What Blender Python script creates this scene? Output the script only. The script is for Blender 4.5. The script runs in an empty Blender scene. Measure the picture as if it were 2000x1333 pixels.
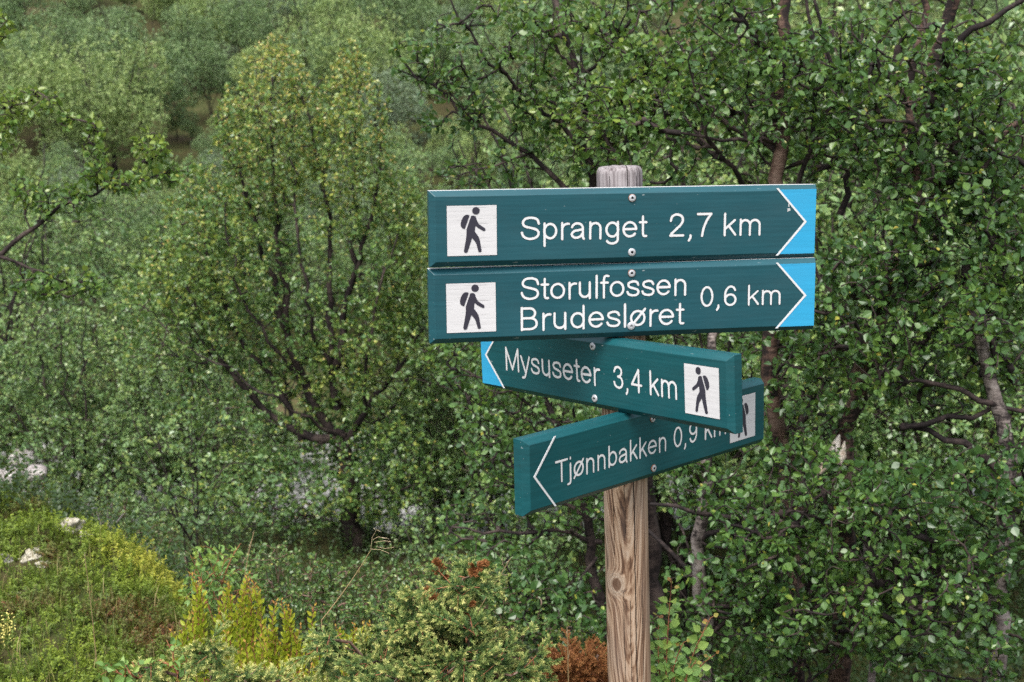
import bpy, math, random
import numpy as np
from mathutils import Vector, noise as mnoise

scene = bpy.context.scene
COL = scene.collection
R = math.radians

# ---------------------------------------------------------------- camera
F_PX, PITCH, ROLL, EYE = 2607.3, 0.17533, -0.03454, 1.65
cam_data = bpy.data.cameras.new("camera")
cam_data.sensor_width = 36.0
cam_data.lens = F_PX / 2000 * 36
cam_data.clip_start, cam_data.clip_end = 0.05, 2000
cam_data.dof.use_dof = True
cam_data.dof.focus_distance = 2.78
cam_data.dof.aperture_fstop = 7.1
cam_data.dof.aperture_blades = 7
cam = bpy.data.objects.new("camera", cam_data)
COL.objects.link(cam)
cam.location = (0, 0, EYE)
from mathutils import Matrix
cam.rotation_euler = (Matrix.Rotation(math.pi / 2 - PITCH, 3, 'X') @ Matrix.Rotation(ROLL, 3, 'Z')).to_euler()
scene.camera = cam

# ---------------------------------------------------------------- sky, sun, exposure
SUN_EL, SUN_AZ = R(62), R(200)          # high, behind the camera and to its left; thin overcast
world = bpy.data.worlds.new("World")
scene.world = world
world.use_nodes = True
wn, wl = world.node_tree.nodes, world.node_tree.links
sky = wn.new("ShaderNodeTexSky")
sky.sky_type = 'NISHITA'
sky.sun_disc = False
sky.sun_elevation = SUN_EL
sky.sun_rotation = SUN_AZ
sky.dust_density = 4.0
sky.air_density = 1.0
hs = wn.new("ShaderNodeHueSaturation")
hs.inputs['Saturation'].default_value = 0.42     # cloud cover takes the blue out of the sky
wl.new(sky.outputs[0], hs.inputs['Color'])
wl.new(hs.outputs[0], wn['Background'].inputs['Color'])
wn['Background'].inputs['Strength'].default_value = 0.15
sun_d = bpy.data.lights.new("sun", 'SUN')
sun_d.energy = 1.5
sun_d.angle = R(25)
sun_d.color = (1.0, 0.96, 0.9)
sun = bpy.data.objects.new("sun", sun_d)
COL.objects.link(sun)
sun.rotation_euler = (math.pi / 2 - SUN_EL, 0, math.pi - SUN_AZ)
scene.view_settings.view_transform = 'Standard'
scene.view_settings.look = 'None'
scene.view_settings.exposure = 1.03
scene.view_settings.gamma = 1.0
cy = scene.cycles
cy.use_denoising = False
cy.use_adaptive_sampling = False
cy.max_bounces, cy.diffuse_bounces, cy.glossy_bounces = 6, 3, 2
cy.transmission_bounces, cy.transparent_max_bounces = 4, 4
cy.caustics_reflective = cy.caustics_refractive = False

# ---------------------------------------------------------------- small helpers
cp_, sp_ = math.cos(PITCH), math.sin(PITCH)
cr_, sr_ = math.cos(ROLL), math.sin(ROLL)
def at(px, py, Y):
    """world point at depth Y (metres ahead of the camera) seen at pixel px,py of the 2000 px photograph"""
    X, V = px - 1000.0, py - 666.5
    a, b = (X * cr_ + V * sr_) / F_PX, (-X * sr_ + V * cr_) / F_PX
    d = np.array([a, cp_ - b * sp_, -sp_ - b * cp_])
    return d * (Y / d[1]) + np.array([0, 0, EYE])

def sstep(a, b, x):
    t = min(1, max(0, (x - a) / (b - a)))
    return t * t * (3 - 2 * t)
def gz(x, y):
    """terrain height: a heath ledge with a mound, a drop to the river, then the far hillside"""
    e = 3.1 + 0.25 * sstep(0.1, -0.6, x) + 0.50 * sstep(-0.6, -1.05, x) + 0.62 * sstep(-1.0, -1.55, x) + 0.4 * sstep(-1.5, -2.0, x)   # where the ledge ends
    z = 0.02
    z += 0.04 * sstep(0.1, -0.6, x) * sstep(2.2, 3.2, y)
    z += (0.08 * sstep(3.7, 4.6, y) + 0.05 * sstep(4.1, 4.9, y)) * sstep(-0.85, -1.5, x)
    z += (0.05 * mnoise.noise((x * 3.1, y * 3.1, 5.0)) + 0.035 * mnoise.noise((x * 7.5, y * 7.5, 8.0))) * sstep(2.9, 3.4, y) * sstep(8, 5, y) * sstep(0.3, -0.5, x)
    z -= 1.0 * sstep(0, 1.7, y - e) + 0.5 * sstep(1.5, 9 - e, y - e)
    z -= 1.5 * sstep(9, 13.5, y)
    if y > 18:
        t = y - 18
        z += 0.9 * sstep(0, 4, t) + 0.10 * t + 0.0024 * t * t if t < 110 else 0.9 + 11 + 29.04 + (t - 110) * 0.15
    z += 0.05 * mnoise.noise((x * 0.9, y * 0.9, 0)) * sstep(2, 4, y)
    z += 0.35 * sstep(18, 30, y) * mnoise.noise((x * 0.13, y * 0.13, 3.3))
    return z

def on_ground(px, py, y0=2.6, y1=12):
    for Y in np.arange(y0, y1, 0.01):
        p = at(px, py, Y)
        if p[2] <= gz(p[0], p[1]): return p
    return at(px, py, y1)
def tag(o, label=None, cat=None, group=None, kind=None):
    if label: o['label'] = label
    if cat: o['category'] = cat
    if group: o['group'] = group
    if kind: o['kind'] = kind
    return o
def empty(name, loc, rot=(0, 0, 0)):
    o = bpy.data.objects.new(name, None)
    o.empty_display_size = 0.1
    COL.objects.link(o)
    o.location = loc
    o.rotation_euler = rot
    return o

class Acc:
    """collects vertices and faces; build() links ONE mesh object"""
    def __init__(s):
        s.v, s.f, s.n = [], [], 0
    def add(s, verts, faces, tint=0.5, mat=0, smooth=False):
        verts = np.asarray(verts, float).reshape(-1, 3)
        t = np.broadcast_to(np.asarray(tint, float), (len(verts),))
        s.v.append((verts, t))
        if isinstance(faces, np.ndarray):
            s.f.append((faces + s.n, mat, smooth))
        else:
            by = {}
            for f in faces: by.setdefault(len(f), []).append(f)
            for fs in by.values(): s.f.append((np.array(fs) + s.n, mat, smooth))
        s.n += len(verts)
    def build(s, name, mats, parent=None, origin=None):
        me = bpy.data.meshes.new(name)
        V = np.concatenate([a for a, _ in s.v]); T = np.concatenate([t for _, t in s.v])
        if origin is not None: V = V - np.asarray(origin)
        me.vertices.add(len(V)); me.vertices.foreach_set('co', V.astype(np.float32).ravel())
        cnt = np.concatenate([np.full(len(f), f.shape[1]) for f, _, _ in s.f])
        idx = np.concatenate([f.ravel() for f, _, _ in s.f])
        mi = np.concatenate([np.full(len(f), m) for f, m, _ in s.f])
        sm = np.concatenate([np.full(len(f), q, bool) for f, _, q in s.f])
        me.loops.add(len(idx)); me.loops.foreach_set('vertex_index', idx.astype(np.int32))
        me.polygons.add(len(cnt))
        me.polygons.foreach_set('loop_start', (np.cumsum(cnt) - cnt).astype(np.int32))
        me.polygons.foreach_set('material_index', mi.astype(np.int32))
        me.polygons.foreach_set('use_smooth', sm)
        at_ = me.attributes.new('tint', 'FLOAT', 'POINT')
        at_.data.foreach_set('value', T.astype(np.float32))
        for m in mats: me.materials.append(m)
        me.update(calc_edges=True)
        o = bpy.data.objects.new(name, me)
        COL.objects.link(o)
        if parent is not None: o.parent = parent
        return o

def unit(a):
    a = np.asarray(a, float)
    return a / (np.linalg.norm(a, axis=-1, keepdims=True) + 1e-12)

def tube(acc, pts, rad, sides=5, tint=0.5, mat=0, cap=True):
    P = np.asarray(pts, float); n = len(P)
    if n < 2: return
    rad = np.broadcast_to(np.asarray(rad, float), (n,))
    T = np.empty_like(P); T[1:-1] = P[2:] - P[:-2]; T[0] = P[1] - P[0]; T[-1] = P[-1] - P[-2]
    T = unit(T)
    ref = np.array([1.0, 0.13, 0.07]) if abs(T[:, 0]).mean() < 0.8 else np.array([0.1, 1.0, 0.05])
    U = unit(np.cross(T, ref)); W = np.cross(T, U)
    a = np.arange(sides) * 2 * math.pi / sides
    ring = P[:, None] + rad[:, None, None] * (np.cos(a)[None, :, None] * U[:, None] + np.sin(a)[None, :, None] * W[:, None])
    i = np.arange(n - 1)[:, None] * sides; j = np.arange(sides)[None]; k = (j + 1) % sides
    F = np.stack([i + j, i + k, i + sides + k, i + sides + j], -1).reshape(-1, 4)
    acc.add(ring.reshape(-1, 3), F, tint, mat, True)
    if cap and rad[-1] > 0.002:
        acc.add(ring[-1], np.arange(sides)[None], tint, mat)

# leaf outlines: (along, across, out of plane)
LEAF8 = (np.array([(0, 0, 0), (.14, .3, .05), (.42, .5, .09), (.74, .32, .04), (1, 0, -.07), (.74, -.32, .04), (.42, -.5, .09), (.14, -.3, .05)]),
         [np.array([[0, 1, 2, 3, 4], [0, 4, 5, 6, 7]])])
LEAF6 = (np.array([(0, 0, 0), (.3, .45, .07), (.7, .38, .05), (1, 0, -.04), (.7, -.38, .05), (.3, -.45, .07)]),
         [np.array([[0, 1, 2, 3], [0, 3, 4, 5]])])
LEAF4 = (np.array([(0, 0, 0), (.45, .5, .05), (1, 0, 0), (.45, -.5, .05)]), [np.array([[0, 1, 2, 3]])])
CURL = np.random.default_rng(7)
def leaves(acc, P, D, N, L, W, tint, proto=LEAF8, mat=0):
    P = np.asarray(P); n = len(P)
    if n == 0: return
    D = unit(D); N = unit(N - (N * D).sum(1, keepdims=True) * D); S = np.cross(D, N)
    L = np.broadcast_to(np.asarray(L, float), (n,)); W = np.broadcast_to(np.asarray(W, float), (n,))
    pv, pf = proto; k = len(pv)
    curl = CURL.uniform(-.3, 2.4, n); tipd = CURL.normal(-.04, .10, n)
    V = (P[:, None] + D[:, None] * (L[:, None] * pv[:, 0])[..., None] + S[:, None] * (W[:, None] * pv[:, 1])[..., None]
         + N[:, None] * (L[:, None] * (pv[:, 2] * curl[:, None] + tipd[:, None] * pv[:, 0] ** 2))[..., None])
    t = np.repeat(np.broadcast_to(np.asarray(tint, float), (n,)), k)
    off = (np.arange(n) * k)
    first = True
    for f in pf:
        F = (off[:, None, None] + f[None]).reshape(-1, f.shape[1])
        if first: acc.add(V.reshape(-1, 3), F, t, mat); base = acc.n - n * k; first = False
        else: acc.f.append((F + base, mat, False))

# ---------------------------------------------------------------- materials
def mat_new(name):
    m = bpy.data.materials.new(name)
    m.use_nodes = True
    nt = m.node_tree
    return m, nt.nodes, nt.links, nt.nodes['Principled BSDF']
def ramp(n, stops):
    r = n.new('ShaderNodeValToRGB')
    e = r.color_ramp.elements
    while len(e) < len(stops): e.new(0.5)
    for el, (p, c) in zip(e, stops): el.position = p; el.color = (*c, 1) if len(c) == 3 else c
    return r
def noise_tex(n, l, coord, scale, detail=4, rough=0.6, mapping=None):
    t = n.new('ShaderNodeTexNoise')
    t.inputs['Scale'].default_value = scale; t.inputs['Detail'].default_value = detail; t.inputs['Roughness'].default_value = rough
    if mapping:
        mp = n.new('ShaderNodeMapping'); mp.inputs['Scale'].default_value = mapping
        l.new(coord, mp.inputs[0]); l.new(mp.outputs[0], t.inputs['Vector'])
    else: l.new(coord, t.inputs['Vector'])
    return t
def mth(n, l, op, a, b=None, c=None, clamp=False):
    m = n.new('ShaderNodeMath'); m.operation = op; m.use_clamp = clamp
    for i, v in enumerate((a, b, c)):
        if v is None: continue
        if isinstance(v, (int, float)): m.inputs[i].default_value = v
        else: l.new(v, m.inputs[i])
    return m.outputs[0]
def mixc(n, l, fac, a, b, mode='MIX'):
    m = n.new('ShaderNodeMix'); m.data_type = 'RGBA'; m.blend_type = mode
    for sock, v in ((m.inputs[0], fac), (m.inputs[6], a), (m.inputs[7], b)):
        if isinstance(v, (int, float)): sock.default_value = v
        elif isinstance(v, tuple): sock.default_value = (*v, 1)
        else: l.new(v, sock)
    return m.outputs[2]

def leaf_mat(name, stops, rough=0.42, trans=0.3, spec=0.5, tcol=(0.35, 0.5, 0.06)):
    m, n, l, b = mat_new(name)
    a = n.new('ShaderNodeAttribute'); a.attribute_name = 'tint'
    r = ramp(n, stops); l.new(a.outputs['Fac'], r.inputs[0])
    l.new(r.outputs[0], b.inputs['Base Color'])
    b.inputs['Roughness'].default_value = rough
    b.inputs['Specular IOR Level'].default_value = spec
    if trans > 0:
        tr = n.new('ShaderNodeBsdfTranslucent')
        l.new(mixc(n, l, 0.35, r.outputs[0], tcol), tr.inputs['Color'])
        mx = n.new('ShaderNodeMixShader'); mx.inputs[0].default_value = trans
        l.new(b.outputs[0], mx.inputs[1]); l.new(tr.outputs[0], mx.inputs[2])
        l.new(mx.outputs[0], n['Material Output'].inputs['Surface'])
    return m
M = {}
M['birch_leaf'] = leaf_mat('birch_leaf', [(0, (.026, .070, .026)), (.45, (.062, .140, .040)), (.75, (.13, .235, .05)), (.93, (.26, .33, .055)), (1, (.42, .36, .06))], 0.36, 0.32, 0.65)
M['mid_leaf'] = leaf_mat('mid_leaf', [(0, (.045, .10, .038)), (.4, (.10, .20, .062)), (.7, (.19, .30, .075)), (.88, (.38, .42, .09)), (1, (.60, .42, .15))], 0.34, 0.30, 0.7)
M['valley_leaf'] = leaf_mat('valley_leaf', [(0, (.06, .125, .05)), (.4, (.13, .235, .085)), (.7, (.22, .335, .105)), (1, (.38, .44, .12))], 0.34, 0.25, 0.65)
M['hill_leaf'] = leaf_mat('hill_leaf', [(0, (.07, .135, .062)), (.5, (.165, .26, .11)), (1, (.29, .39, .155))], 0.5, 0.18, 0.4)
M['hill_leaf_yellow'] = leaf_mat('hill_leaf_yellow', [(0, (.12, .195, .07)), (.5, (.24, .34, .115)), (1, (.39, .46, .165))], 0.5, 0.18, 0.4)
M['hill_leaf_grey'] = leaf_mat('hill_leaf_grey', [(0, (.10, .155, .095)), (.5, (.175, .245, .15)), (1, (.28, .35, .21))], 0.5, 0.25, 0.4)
M['dwarf_leaf'] = leaf_mat('dwarf_leaf', [(0, (.045, .10, .035)), (.5, (.095, .18, .055)), (.85, (.22, .29, .065)), (1, (.42, .36, .09))], 0.36, 0.25, 0.6)
M['undergrowth_leaf'] = leaf_mat('undergrowth_leaf', [(0, (.03, .03, .015)), (.4, (.035, .07, .022)), (.7, (.06, .11, .032)), (1, (.14, .16, .04))], 0.45, 0.25, 0.4)
M['sapling_leaf'] = leaf_mat('sapling_leaf', [(0, (.09, .19, .06)), (.5, (.18, .32, .085)), (.8, (.32, .42, .08)), (.92, (.34, .30, .06)), (1, (.32, .10, .05))], 0.45, 0.3, 0.4)
M['bilberry_leaf'] = leaf_mat('bilberry_leaf', [(0, (.16, .24, .02)), (.5, (.32, .38, .03)), (.85, (.48, .44, .04)), (1, (.50, .22, .08))], 0.5, 0.35, 0.35)
M['juniper_needle'] = leaf_mat('juniper_needle', [(0, (.026, .062, .022)), (.45, (.070, .135, .040)), (.75, (.22, .29, .08)), (1, (.56, .54, .19))], 0.55, 0.12, 0.3)
M['juniper_dead'] = leaf_mat('juniper_dead', [(0, (.10, .032, .012)), (.5, (.23, .085, .03)), (1, (.36, .17, .065))], 0.7, 0.1, 0.2)
M['heath_leaf'] = leaf_mat('heath_leaf', [(0, (.06, .035, .022)), (.12, (.19, .075, .03)), (.26, (.14, .12, .035)), (.46, (.10, .16, .022)), (.75, (.22, .29, .03)), (1, (.38, .38, .05))], 0.5, 0.25, 0.35)
M['grass'] = leaf_mat('grass', [(0, (.05, .09, .015)), (.5, (.12, .17, .03)), (.75, (.23, .22, .06)), (1, (.34, .26, .12))], 0.5, 0.3, 0.3)
M['dry_grass'] = leaf_mat('dry_grass', [(0, (.25, .15, .07)), (.6, (.40, .30, .16)), (1, (.55, .48, .36))], 0.6, 0.2, 0.2)

def bark_mat(name, pale, mid, dark, bias, scale=1.0):
    m, n, l, b = mat_new(name)
    tc = n.new('ShaderNodeTexCoord')
    t1 = noise_tex(n, l, tc.outputs['Object'], 9 * scale, 5, 0.65, (1, 1, 0.45))
    t2 = noise_tex(n, l, tc.outputs['Object'], 38 * scale, 4, 0.7, (0.5, 0.5, 2.6))
    s = mth(n, l, 'ADD', mth(n, l, 'MULTIPLY', t1.outputs['Fac'], 0.7), mth(n, l, 'MULTIPLY', t2.outputs['Fac'], 0.3))
    r = ramp(n, [(0.30 + bias, dark), (0.44 + bias, dark), (0.50 + bias, mid), (0.62 + bias, pale)])
    l.new(s, r.inputs[0]); l.new(r.outputs[0], b.inputs['Base Color'])
    b.inputs['Roughness'].default_value = 0.85
    b.inputs['Specular IOR Level'].default_value = 0.25
    bp = n.new('ShaderNodeBump'); bp.inputs['Strength'].default_value = 0.6; bp.inputs['Distance'].default_value = 0.006
    l.new(s, bp.inputs['Height']); l.new(bp.outputs[0], b.inputs['Normal'])
    return m
M['bark_red'] = bark_mat('bark_red', (.27, .19, .15), (.12, .072, .056), (.022, .016, .015), 0.03)
M['bark_pale'] = bark_mat('bark_pale', (.36, .32, .30), (.20, .165, .15), (.026, .020, .019), 0.015)
M['bark_dark'] = bark_mat('bark_dark', (.10, .075, .065), (.045, .032, .030), (.016, .012, .012), 0.02)
M['bark_juniper'] = bark_mat('bark_juniper', (.26, .19, .15), (.15, .09, .065), (.04, .025, .02), 0.0, 2.5)
M['dead_twig'] = bark_mat('dead_twig', (.32, .29, .28), (.20, .18, .175), (.07, .06, .06), -0.05, 2.0)
M['twig_red'] = bark_mat('twig_red', (.36, .16, .08), (.22, .085, .045), (.07, .03, .02), -0.05, 3.0)

# ---- sign paint
def paint_mat(name, col, wear, streak, rough=0.38, bump=0.25):
    m, n, l, b = mat_new(name)
    tc = n.new('ShaderNodeTexCoord')
    g = noise_tex(n, l, tc.outputs['Object'], 1.0, 6, 0.62, (7, 40, 125))
    g2 = noise_tex(n, l, tc.outputs['Object'], 1.0, 3, 0.5, (2.2, 8, 14))
    w = n.new('ShaderNodeTexWave'); w.wave_type = 'BANDS'; w.bands_direction = 'Z'
    w.inputs['Scale'].default_value = 26; w.inputs['Distortion'].default_value = 9; w.inputs['Detail'].default_value = 2; w.inputs['Detail Scale'].default_value = 0.35
    mp = n.new('ShaderNodeMapping'); mp.inputs['Scale'].default_value = (0.22, 1, 1.2)
    l.new(tc.outputs['Object'], mp.inputs[0]); l.new(mp.outputs[0], w.inputs['Vector'])
    dark = tuple(c * (1 - streak) for c in col); lite = tuple(min(1, c * (1 + streak * .8) + streak * .012) for c in col)
    f = mth(n, l, 'ADD', mth(n, l, 'MULTIPLY', g.outputs['Fac'], 0.55), mth(n, l, 'ADD', mth(n, l, 'MULTIPLY', g2.outputs['Fac'], 0.42), mth(n, l, 'MULTIPLY', w.outputs['Fac'], 0.05)))
    r = ramp(n, [(0.34, dark), (0.52, col), (0.70, lite)])
    l.new(f, r.inputs[0])
    out = r.outputs[0]
    dn = noise_tex(n, l, tc.outputs['Object'], 1.0, 4, 0.65, (5, 5, 11)); dr = ramp(n, [(0.45, (0, 0, 0)), (0.72, (1, 1, 1))]); l.new(dn.outputs['Fac'], dr.inputs[0])
    out = mixc(n, l, mth(n, l, 'MULTIPLY', dr.outputs[0], 0.22 if col[0] < .05 else 0.12), out, tuple(c * .75 + .035 for c in col))   # faded, dusty areas
    # flaking specks and short dark grain checks
    sp = noise_tex(n, l, tc.outputs['Object'], 1.0, 2, 0.5, (60, 150, 210))
    k = ramp(n, [(0.735, (0, 0, 0)), (0.76, (1, 1, 1))]); l.new(sp.outputs['Fac'], k.inputs[0])
    out = mixc(n, l, mth(n, l, 'MULTIPLY', k.outputs[0], 0.55), out, (.42, .47, .47))
    ck = noise_tex(n, l, tc.outputs['Object'], 1.0, 4, 0.6, (14, 90, 420))
    pk = noise_tex(n, l, tc.outputs['Object'], 1.0, 3, 0.6, (9, 9, 24))
    k2 = ramp(n, [(0.585 if wear > .5 else 0.64, (0, 0, 0)), (0.66 if wear > .5 else 0.70, (1, 1, 1))]); l.new(ck.outputs['Fac'], k2.inputs[0])
    out = mixc(n, l, mth(n, l, 'MULTIPLY', mth(n, l, 'MULTIPLY', k2.outputs[0], wear * 2.2), mth(n, l, 'SUBTRACT', pk.outputs['Fac'], 0.28, None, True), None, True), out, tuple(c * 0.22 for c in col))
    l.new(out, b.inputs['Base Color'])
    b.inputs['Roughness'].default_value = rough
    b.inputs['Specular IOR Level'].default_value = 0.35
    bp = n.new('ShaderNodeBump'); bp.inputs['Strength'].default_value = bump; bp.inputs['Distance'].default_value = 0.0016
    l.new(f, bp.inputs['Height']); l.new(bp.outputs[0], b.inputs['Normal'])
    return m
M['teal_upper'] = paint_mat('teal_upper', (.012, .072, .092), 0.35, 0.22)
M['teal_lower'] = paint_mat('teal_lower', (.006, .072, .084), 0.35, 0.25)
M['blue_paint'] = paint_mat('blue_paint', (.03, .33, .58), 0.3, 0.14, 0.45, 0.2)
M['white_paint'] = paint_mat('white_paint', (.60, .59, .60), 0.75, 0.09, 0.6, 0.3)
M['letter_white'] = paint_mat('letter_white', (.66, .66, .67), 0.10, 0.03, 0.5, 0.1)
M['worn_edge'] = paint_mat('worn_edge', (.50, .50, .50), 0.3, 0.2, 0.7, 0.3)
M['groove'] = paint_mat('groove', (.018, .035, .04), 0.0, 0.1, 0.7, 0.0)
M['black_paint'] = paint_mat('black_paint', (.032, .030, .045), 0.0, 0.12, 0.45, 0.2)

def metal_mat(name, col, rough, metallic=1.0, nz=300):
    m, n, l, b = mat_new(name)
    tc = n.new('ShaderNodeTexCoord')
    t = noise_tex(n, l, tc.outputs['Object'], nz, 3)
    r = ramp(n, [(0.3, tuple(c * .55 for c in col)), (0.65, col)])
    l.new(t.outputs['Fac'], r.inputs[0]); l.new(r.outputs[0], b.inputs['Base Color'])
    b.inputs['Metallic'].default_value = metallic; b.inputs['Roughness'].default_value = rough
    return m
M['zinc'] = metal_mat('zinc', (.62, .63, .66), 0.45, 0.35, 420)
M['rust'] = metal_mat('rust', (.23, .10, .055), 0.8, 0.1)
M['recess'] = metal_mat('recess', (.02, .02, .022), 0.7, 0.3)

# ---- weathered post
def post_mat():
    m, n, l, b = mat_new('weathered_pine')
    tc = n.new('ShaderNodeTexCoord'); sep = n.new('ShaderNodeSeparateXYZ')
    wob = noise_tex(n, l, tc.outputs['Object'], 1.0, 2, 0.5, (10, 10, 2.2))
    l.new(tc.outputs['Object'], sep.inputs[0])
    x, y, z = sep.outputs[0], sep.outputs[1], sep.outputs[2]
    wb = mth(n, l, 'MULTIPLY', mth(n, l, 'SUBTRACT', wob.outputs['Fac'], 0.5), 0.03)
    xo = mth(n, l, 'ADD', mth(n, l, 'ADD', x, wb), 0.004)
    x2 = mth(n, l, 'MULTIPLY', xo, xo)
    # knot at local (-0.020, z=0.525)
    KX, KZ = -0.027, 0.635
    dx = mth(n, l, 'MULTIPLY', mth(n, l, 'SUBTRACT', x, KX), 1.55); dz = mth(n, l, 'SUBTRACT', z, KZ)
    kd = mth(n, l, 'SQRT', mth(n, l, 'ADD', mth(n, l, 'MULTIPLY', dx, dx), mth(n, l, 'MULTIPLY', dz, dz)))
    front = mth(n, l, 'LESS_THAN', y, 0.0)
    kbump = mth(n, l, 'MULTIPLY', mth(n, l, 'POWER', 2.718, mth(n, l, 'MULTIPLY', mth(n, l, 'MULTIPLY', kd, kd), -1300.0)), 0.24)
    ringv = mth(n, l, 'SUBTRACT', z, mth(n, l, 'MULTIPLY', x2, 210.0))
    ringv = mth(n, l, 'ADD', ringv, mth(n, l, 'MULTIPLY', kbump, front))
    ringv = mth(n, l, 'ADD', ringv, mth(n, l, 'MULTIPLY', wob.outputs['Fac'], 0.10))
    cv = n.new('ShaderNodeCombineXYZ'); l.new(ringv, cv.inputs[0]); l.new(mth(n, l, 'MULTIPLY', x, 2.0), cv.inputs[1])
    band = noise_tex(n, l, cv.outputs[0], 26.0, 3, 0.6)
    bmr = n.new('ShaderNodeMapRange'); bmr.inputs[1].default_value = 0.36; bmr.inputs[2].default_value = 0.66
    l.new(band.outputs['Fac'], bmr.inputs[0]); saw = bmr.outputs[0]
    fine = noise_tex(n, l, tc.outputs['Object'], 1.0, 5, 0.7, (240, 240, 6))
    mid = noise_tex(n, l, tc.outputs['Object'], 1.0, 4, 0.6, (95, 95, 2.0))
    patch = noise_tex(n, l, tc.outputs['Object'], 1.0, 3, 0.6, (22, 22, 4.0))
    s = mth(n, l, 'ADD', mth(n, l, 'MULTIPLY', saw, 0.36), mth(n, l, 'ADD', mth(n, l, 'MULTIPLY', fine.outputs['Fac'], 0.22), mth(n, l, 'MULTIPLY', mid.outputs['Fac'], 0.42)))
    r = ramp(n, [(0.30, (.47, .355, .265)), (0.46, (.38, .26, .175)), (0.57, (.18, .10, .06)), (0.70, (.062, .035, .024))])
    l.new(s, r.inputs[0])
    pr = ramp(n, [(0.46, (0, 0, 0)), (0.68, (1, 1, 1))]); l.new(patch.outputs['Fac'], pr.inputs[0])
    col = mixc(n, l, mth(n, l, 'MULTIPLY', pr.outputs[0], 0.40), r.outputs[0], (.18, .14, .12))
    # silver-grey, more weathered towards the exposed top of the post
    top = n.new('ShaderNodeMapRange'); top.inputs[1].default_value = 1.28; top.inputs[2].default_value = 1.44
    l.new(z, top.inputs[0])
    gr = ramp(n, [(0.32, (.36, .335, .345)), (0.48, (.27, .245, .25)), (0.58, (.12, .10, .105)), (0.70, (.04, .034, .036))])
    l.new(mth(n, l, 'ADD', mth(n, l, 'MULTIPLY', fine.outputs['Fac'], 0.5), mth(n, l, 'MULTIPLY', mid.outputs['Fac'], 0.5)), gr.inputs[0])
    col = mixc(n, l, top.outputs[0], col, gr.outputs[0])
    # knot heart
    kh = n.new('ShaderNodeMapRange'); kh.inputs[1].default_value = 0.0165; kh.inputs[2].default_value = 0.0125
    l.new(mth(n, l, 'ADD', kd, mth(n, l, 'MULTIPLY', mth(n, l, 'SUBTRACT', mid.outputs['Fac'], 0.5), 0.008)), kh.inputs[0])
    col = mixc(n, l, mth(n, l, 'MULTIPLY', mth(n, l, 'MULTIPLY', kh.outputs[0], front), 0.85), col, (.10, .055, .035))
    kr = mth(n, l, 'FRACT', mth(n, l, 'ADD', mth(n, l, 'MULTIPLY', kd, 150.0), mth(n, l, 'MULTIPLY', fine.outputs['Fac'], 1.2)))
    km = n.new('ShaderNodeMapRange'); km.inputs[1].default_value = 0.034; km.inputs[2].default_value = 0.020
    l.new(kd, km.inputs[0])
    kmask = mth(n, l, 'MULTIPLY', mth(n, l, 'MULTIPLY', km.outputs[0], front), mth(n, l, 'SUBTRACT', 1.0, kh.outputs[0]))
    kcol = ramp(n, [(0, (.47, .40, .33)), (0.6, (.38, .30, .23)), (1, (.22, .15, .10))]); l.new(kr, kcol.inputs[0])
    col = mixc(n, l, mth(n, l, 'MULTIPLY', kmask, 0.6), col, kcol.outputs[0])
    # drying cracks: thin wavy dark lines down the front
    cw = noise_tex(n, l, tc.outputs['Object'], 1.0, 3, 0.6, (3, 3, 7))
    crack = None
    for cx, wd, zlo, zhi, amp in ((0.0135, 0.0011, 0.2, 1.05, 0.012), (0.012, 0.0010, 1.30, 1.55, 0.004), (-0.006, 0.0006, 0.75, 1.0, 0.012), (-0.012, 0.0006, 0.35, 0.62, 0.01), (0.028, 0.0005, 0.3, 0.62, 0.01), (-0.030, 0.0005, 0.7, 0.98, 0.01), (0.002, 0.0006, .2, .6, .015), (-0.024, .0006, 1.3, 1.5, .01), (.031, .0006, 1.3, 1.5, .01)):
        d = mth(n, l, 'ABSOLUTE', mth(n, l, 'SUBTRACT', mth(n, l, 'ADD', x, mth(n, l, 'MULTIPLY', mth(n, l, 'SUBTRACT', cw.outputs['Fac'], 0.5), amp)), cx))
        c = mth(n, l, 'LESS_THAN', d, wd)
        c = mth(n, l, 'MULTIPLY', c, mth(n, l, 'MULTIPLY', mth(n, l, 'GREATER_THAN', z, zlo), mth(n, l, 'LESS_THAN', z, zhi)))
        crack = c if crack is None else mth(n, l, 'MAXIMUM', crack, c)
    crack = mth(n, l, 'MULTIPLY', crack, front)
    col = mixc(n, l, crack, col, (.012, .009, .008))
    l.new(col, b.inputs['Base Color'])
    b.inputs['Roughness'].default_value = 0.85
    b.inputs['Specular IOR Level'].default_value = 0.2
    bp = n.new('ShaderNodeBump'); bp.inputs['Strength'].default_value = 0.7; bp.inputs['Distance'].default_value = 0.002
    h = mth(n, l, 'SUBTRACT', mth(n, l, 'SUBTRACT', 1.0, s), mth(n, l, 'MULTIPLY', crack, 3.0))
    l.new(h, bp.inputs['Height']); l.new(bp.outputs[0], b.inputs['Normal'])
    return m
M['post'] = post_mat()

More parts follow.
